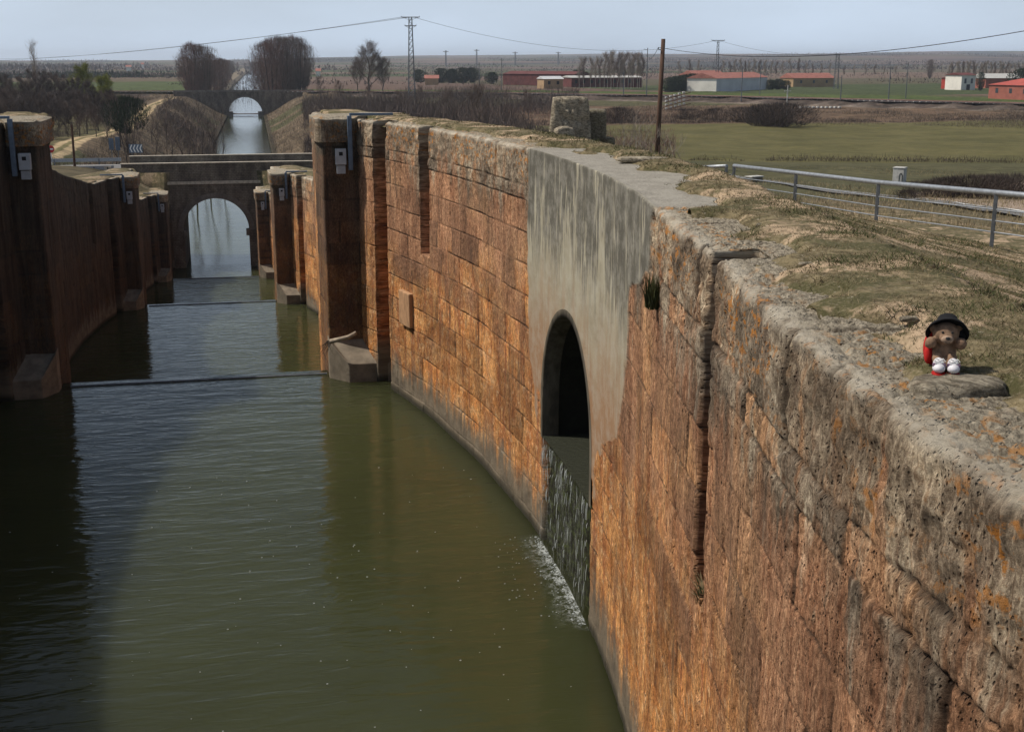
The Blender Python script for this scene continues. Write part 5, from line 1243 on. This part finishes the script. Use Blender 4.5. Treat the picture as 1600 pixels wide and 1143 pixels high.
# ------------------------------------------------------------------ countless scrub, weeds and far woods
def scrub(name, n, region, mat, seed, hmin, hmax, w, clump=12, thr=.45, upb=1.4):
    g = np.random.default_rng(seed); x, y = region(g, n*2); nn_ = fbm(x/clump, y/clump, 0, seed, 3); ok = nn_ > thr; x, y, q = x[ok][:n], y[ok][:n], nn_[ok][:n]; n = len(x)
    okt = seg_dist(x, y, TRACK) > 3.2; x, y, q = x[okt], y[okt], q[okt]; n = len(x)
    z = H(x, y); sc = np.clip((q-thr)/.12, .25, 1); h = g.uniform(hmin, hmax, n)*sc
    z0 = g.random(n)**1.3*h*.65
    Dd = g.normal(size=(n, 3))*.55+np.array([0, 0, upb]); P = np.stack([x, y, z+z0-.05], -1); L = h*g.uniform(.3, .6, n)+.1
    V, F = slivers(P, Dd, L, w*g.uniform(.5, 1.3, n), g); return tag(mesh_np(name, V, F, mat), kind='stuff')
def reg_bank(side, ya, yb_, oa, ob):
    def f(g, n):
        y = ya+(yb_-ya)*g.random(n)**1.5; o = oa+(ob-oa)*g.random(n); return Cx(y)+side*(half(y)+o), y
    return f
def reg_polar(p0, p1, d0, d1, pw=1.):
    def f(g, n):
        a = YAW+np.arctan((g.uniform(p0, p1, n)-800)/1900*.97); d = d0+(d1-d0)*g.random(n)**pw; return d*np.sin(a), d*np.cos(a)
    return f
scrub('bank_scrub', 38000, reg_bank(-1, 129, 440, .4, 24), M_SCRUB, 700, .6, 2.4, .026, 9, .38)
scrub('bank_scrub', 34000, reg_bank(1, 129, 440, .4, 30), M_SCRUB, 701, .6, 2.6, .026, 9, .38)
scrub('dark_thicket', 52000, reg_polar(470, 905, 200, 425), M_BARKD, 702, 2.0, 5.4, .040, 30, .38)
scrub('dark_thicket', 30000, reg_polar(-20, 330, 230, 430), M_BARKD, 703, 1.6, 4.6, .040, 30, .40)
scrub('reddish_scrub', 16000, reg_polar(620, 1060, 130, 320), M_BARKR, 704, .8, 2.6, .026, 25, .46)
scrub('dry_weeds', 20000, reg_polar(900, 1650, 245, 330), M_SCRUB, 705, .4, 1.6, .035, 14, .44)
scrub('dry_weeds', 14000, reg_polar(1040, 1640, 40, 128), M_DRYG, 706, .12, .5, .012, 9, .50)
scrub('dark_field_edge', 9000, (lambda g, n: (g.uniform(30, 170, n), 127.5+g.normal(size=n)*.7)), M_BUSHD, 707, .4, 1.0, .02, 6, .36)
scrub('dark_field_edge', 9000, (lambda g, n: (g.uniform(30, 190, n), 231+g.normal(size=n)*1.0)), M_BUSHD, 708, .4, 1.3, .03, 9, .36)
scrub('far_wood', 26000, reg_polar(-60, 1660, 1500, 4200), M_BARKD, 709, 5, 10, .9, 260, .53)
scrub('far_hedges', 16000, reg_polar(-60, 1660, 640, 1500), M_BARKD, 710, 2.5, 6, .30, 90, .57)
scrub('far_hedges', 6000, reg_polar(-60, 345, 930, 1000), M_EVER, 711, 3, 6, .4, 60, .42)

# ------------------------------------------------------------------ air
t = MB().box(-9000, 9000, -200, 9500, -26, 60).build('haze', bpy.data.materials.new('pale_air')); tag(t, kind='stuff')
hm = t.data.materials[0]; hm.use_nodes = True; hn = hm.node_tree; hn.nodes.remove(hn.nodes['Principled BSDF']); pv = hn.nodes.new('ShaderNodeVolumePrincipled')
pv.inputs['Color'].default_value = (.80, .88, 1, 1); pv.inputs['Density'].default_value = 1.1e-4; pv.inputs['Anisotropy'].default_value = .2
hn.links.new(pv.outputs[0], hn.nodes['Material Output'].inputs['Volume'])
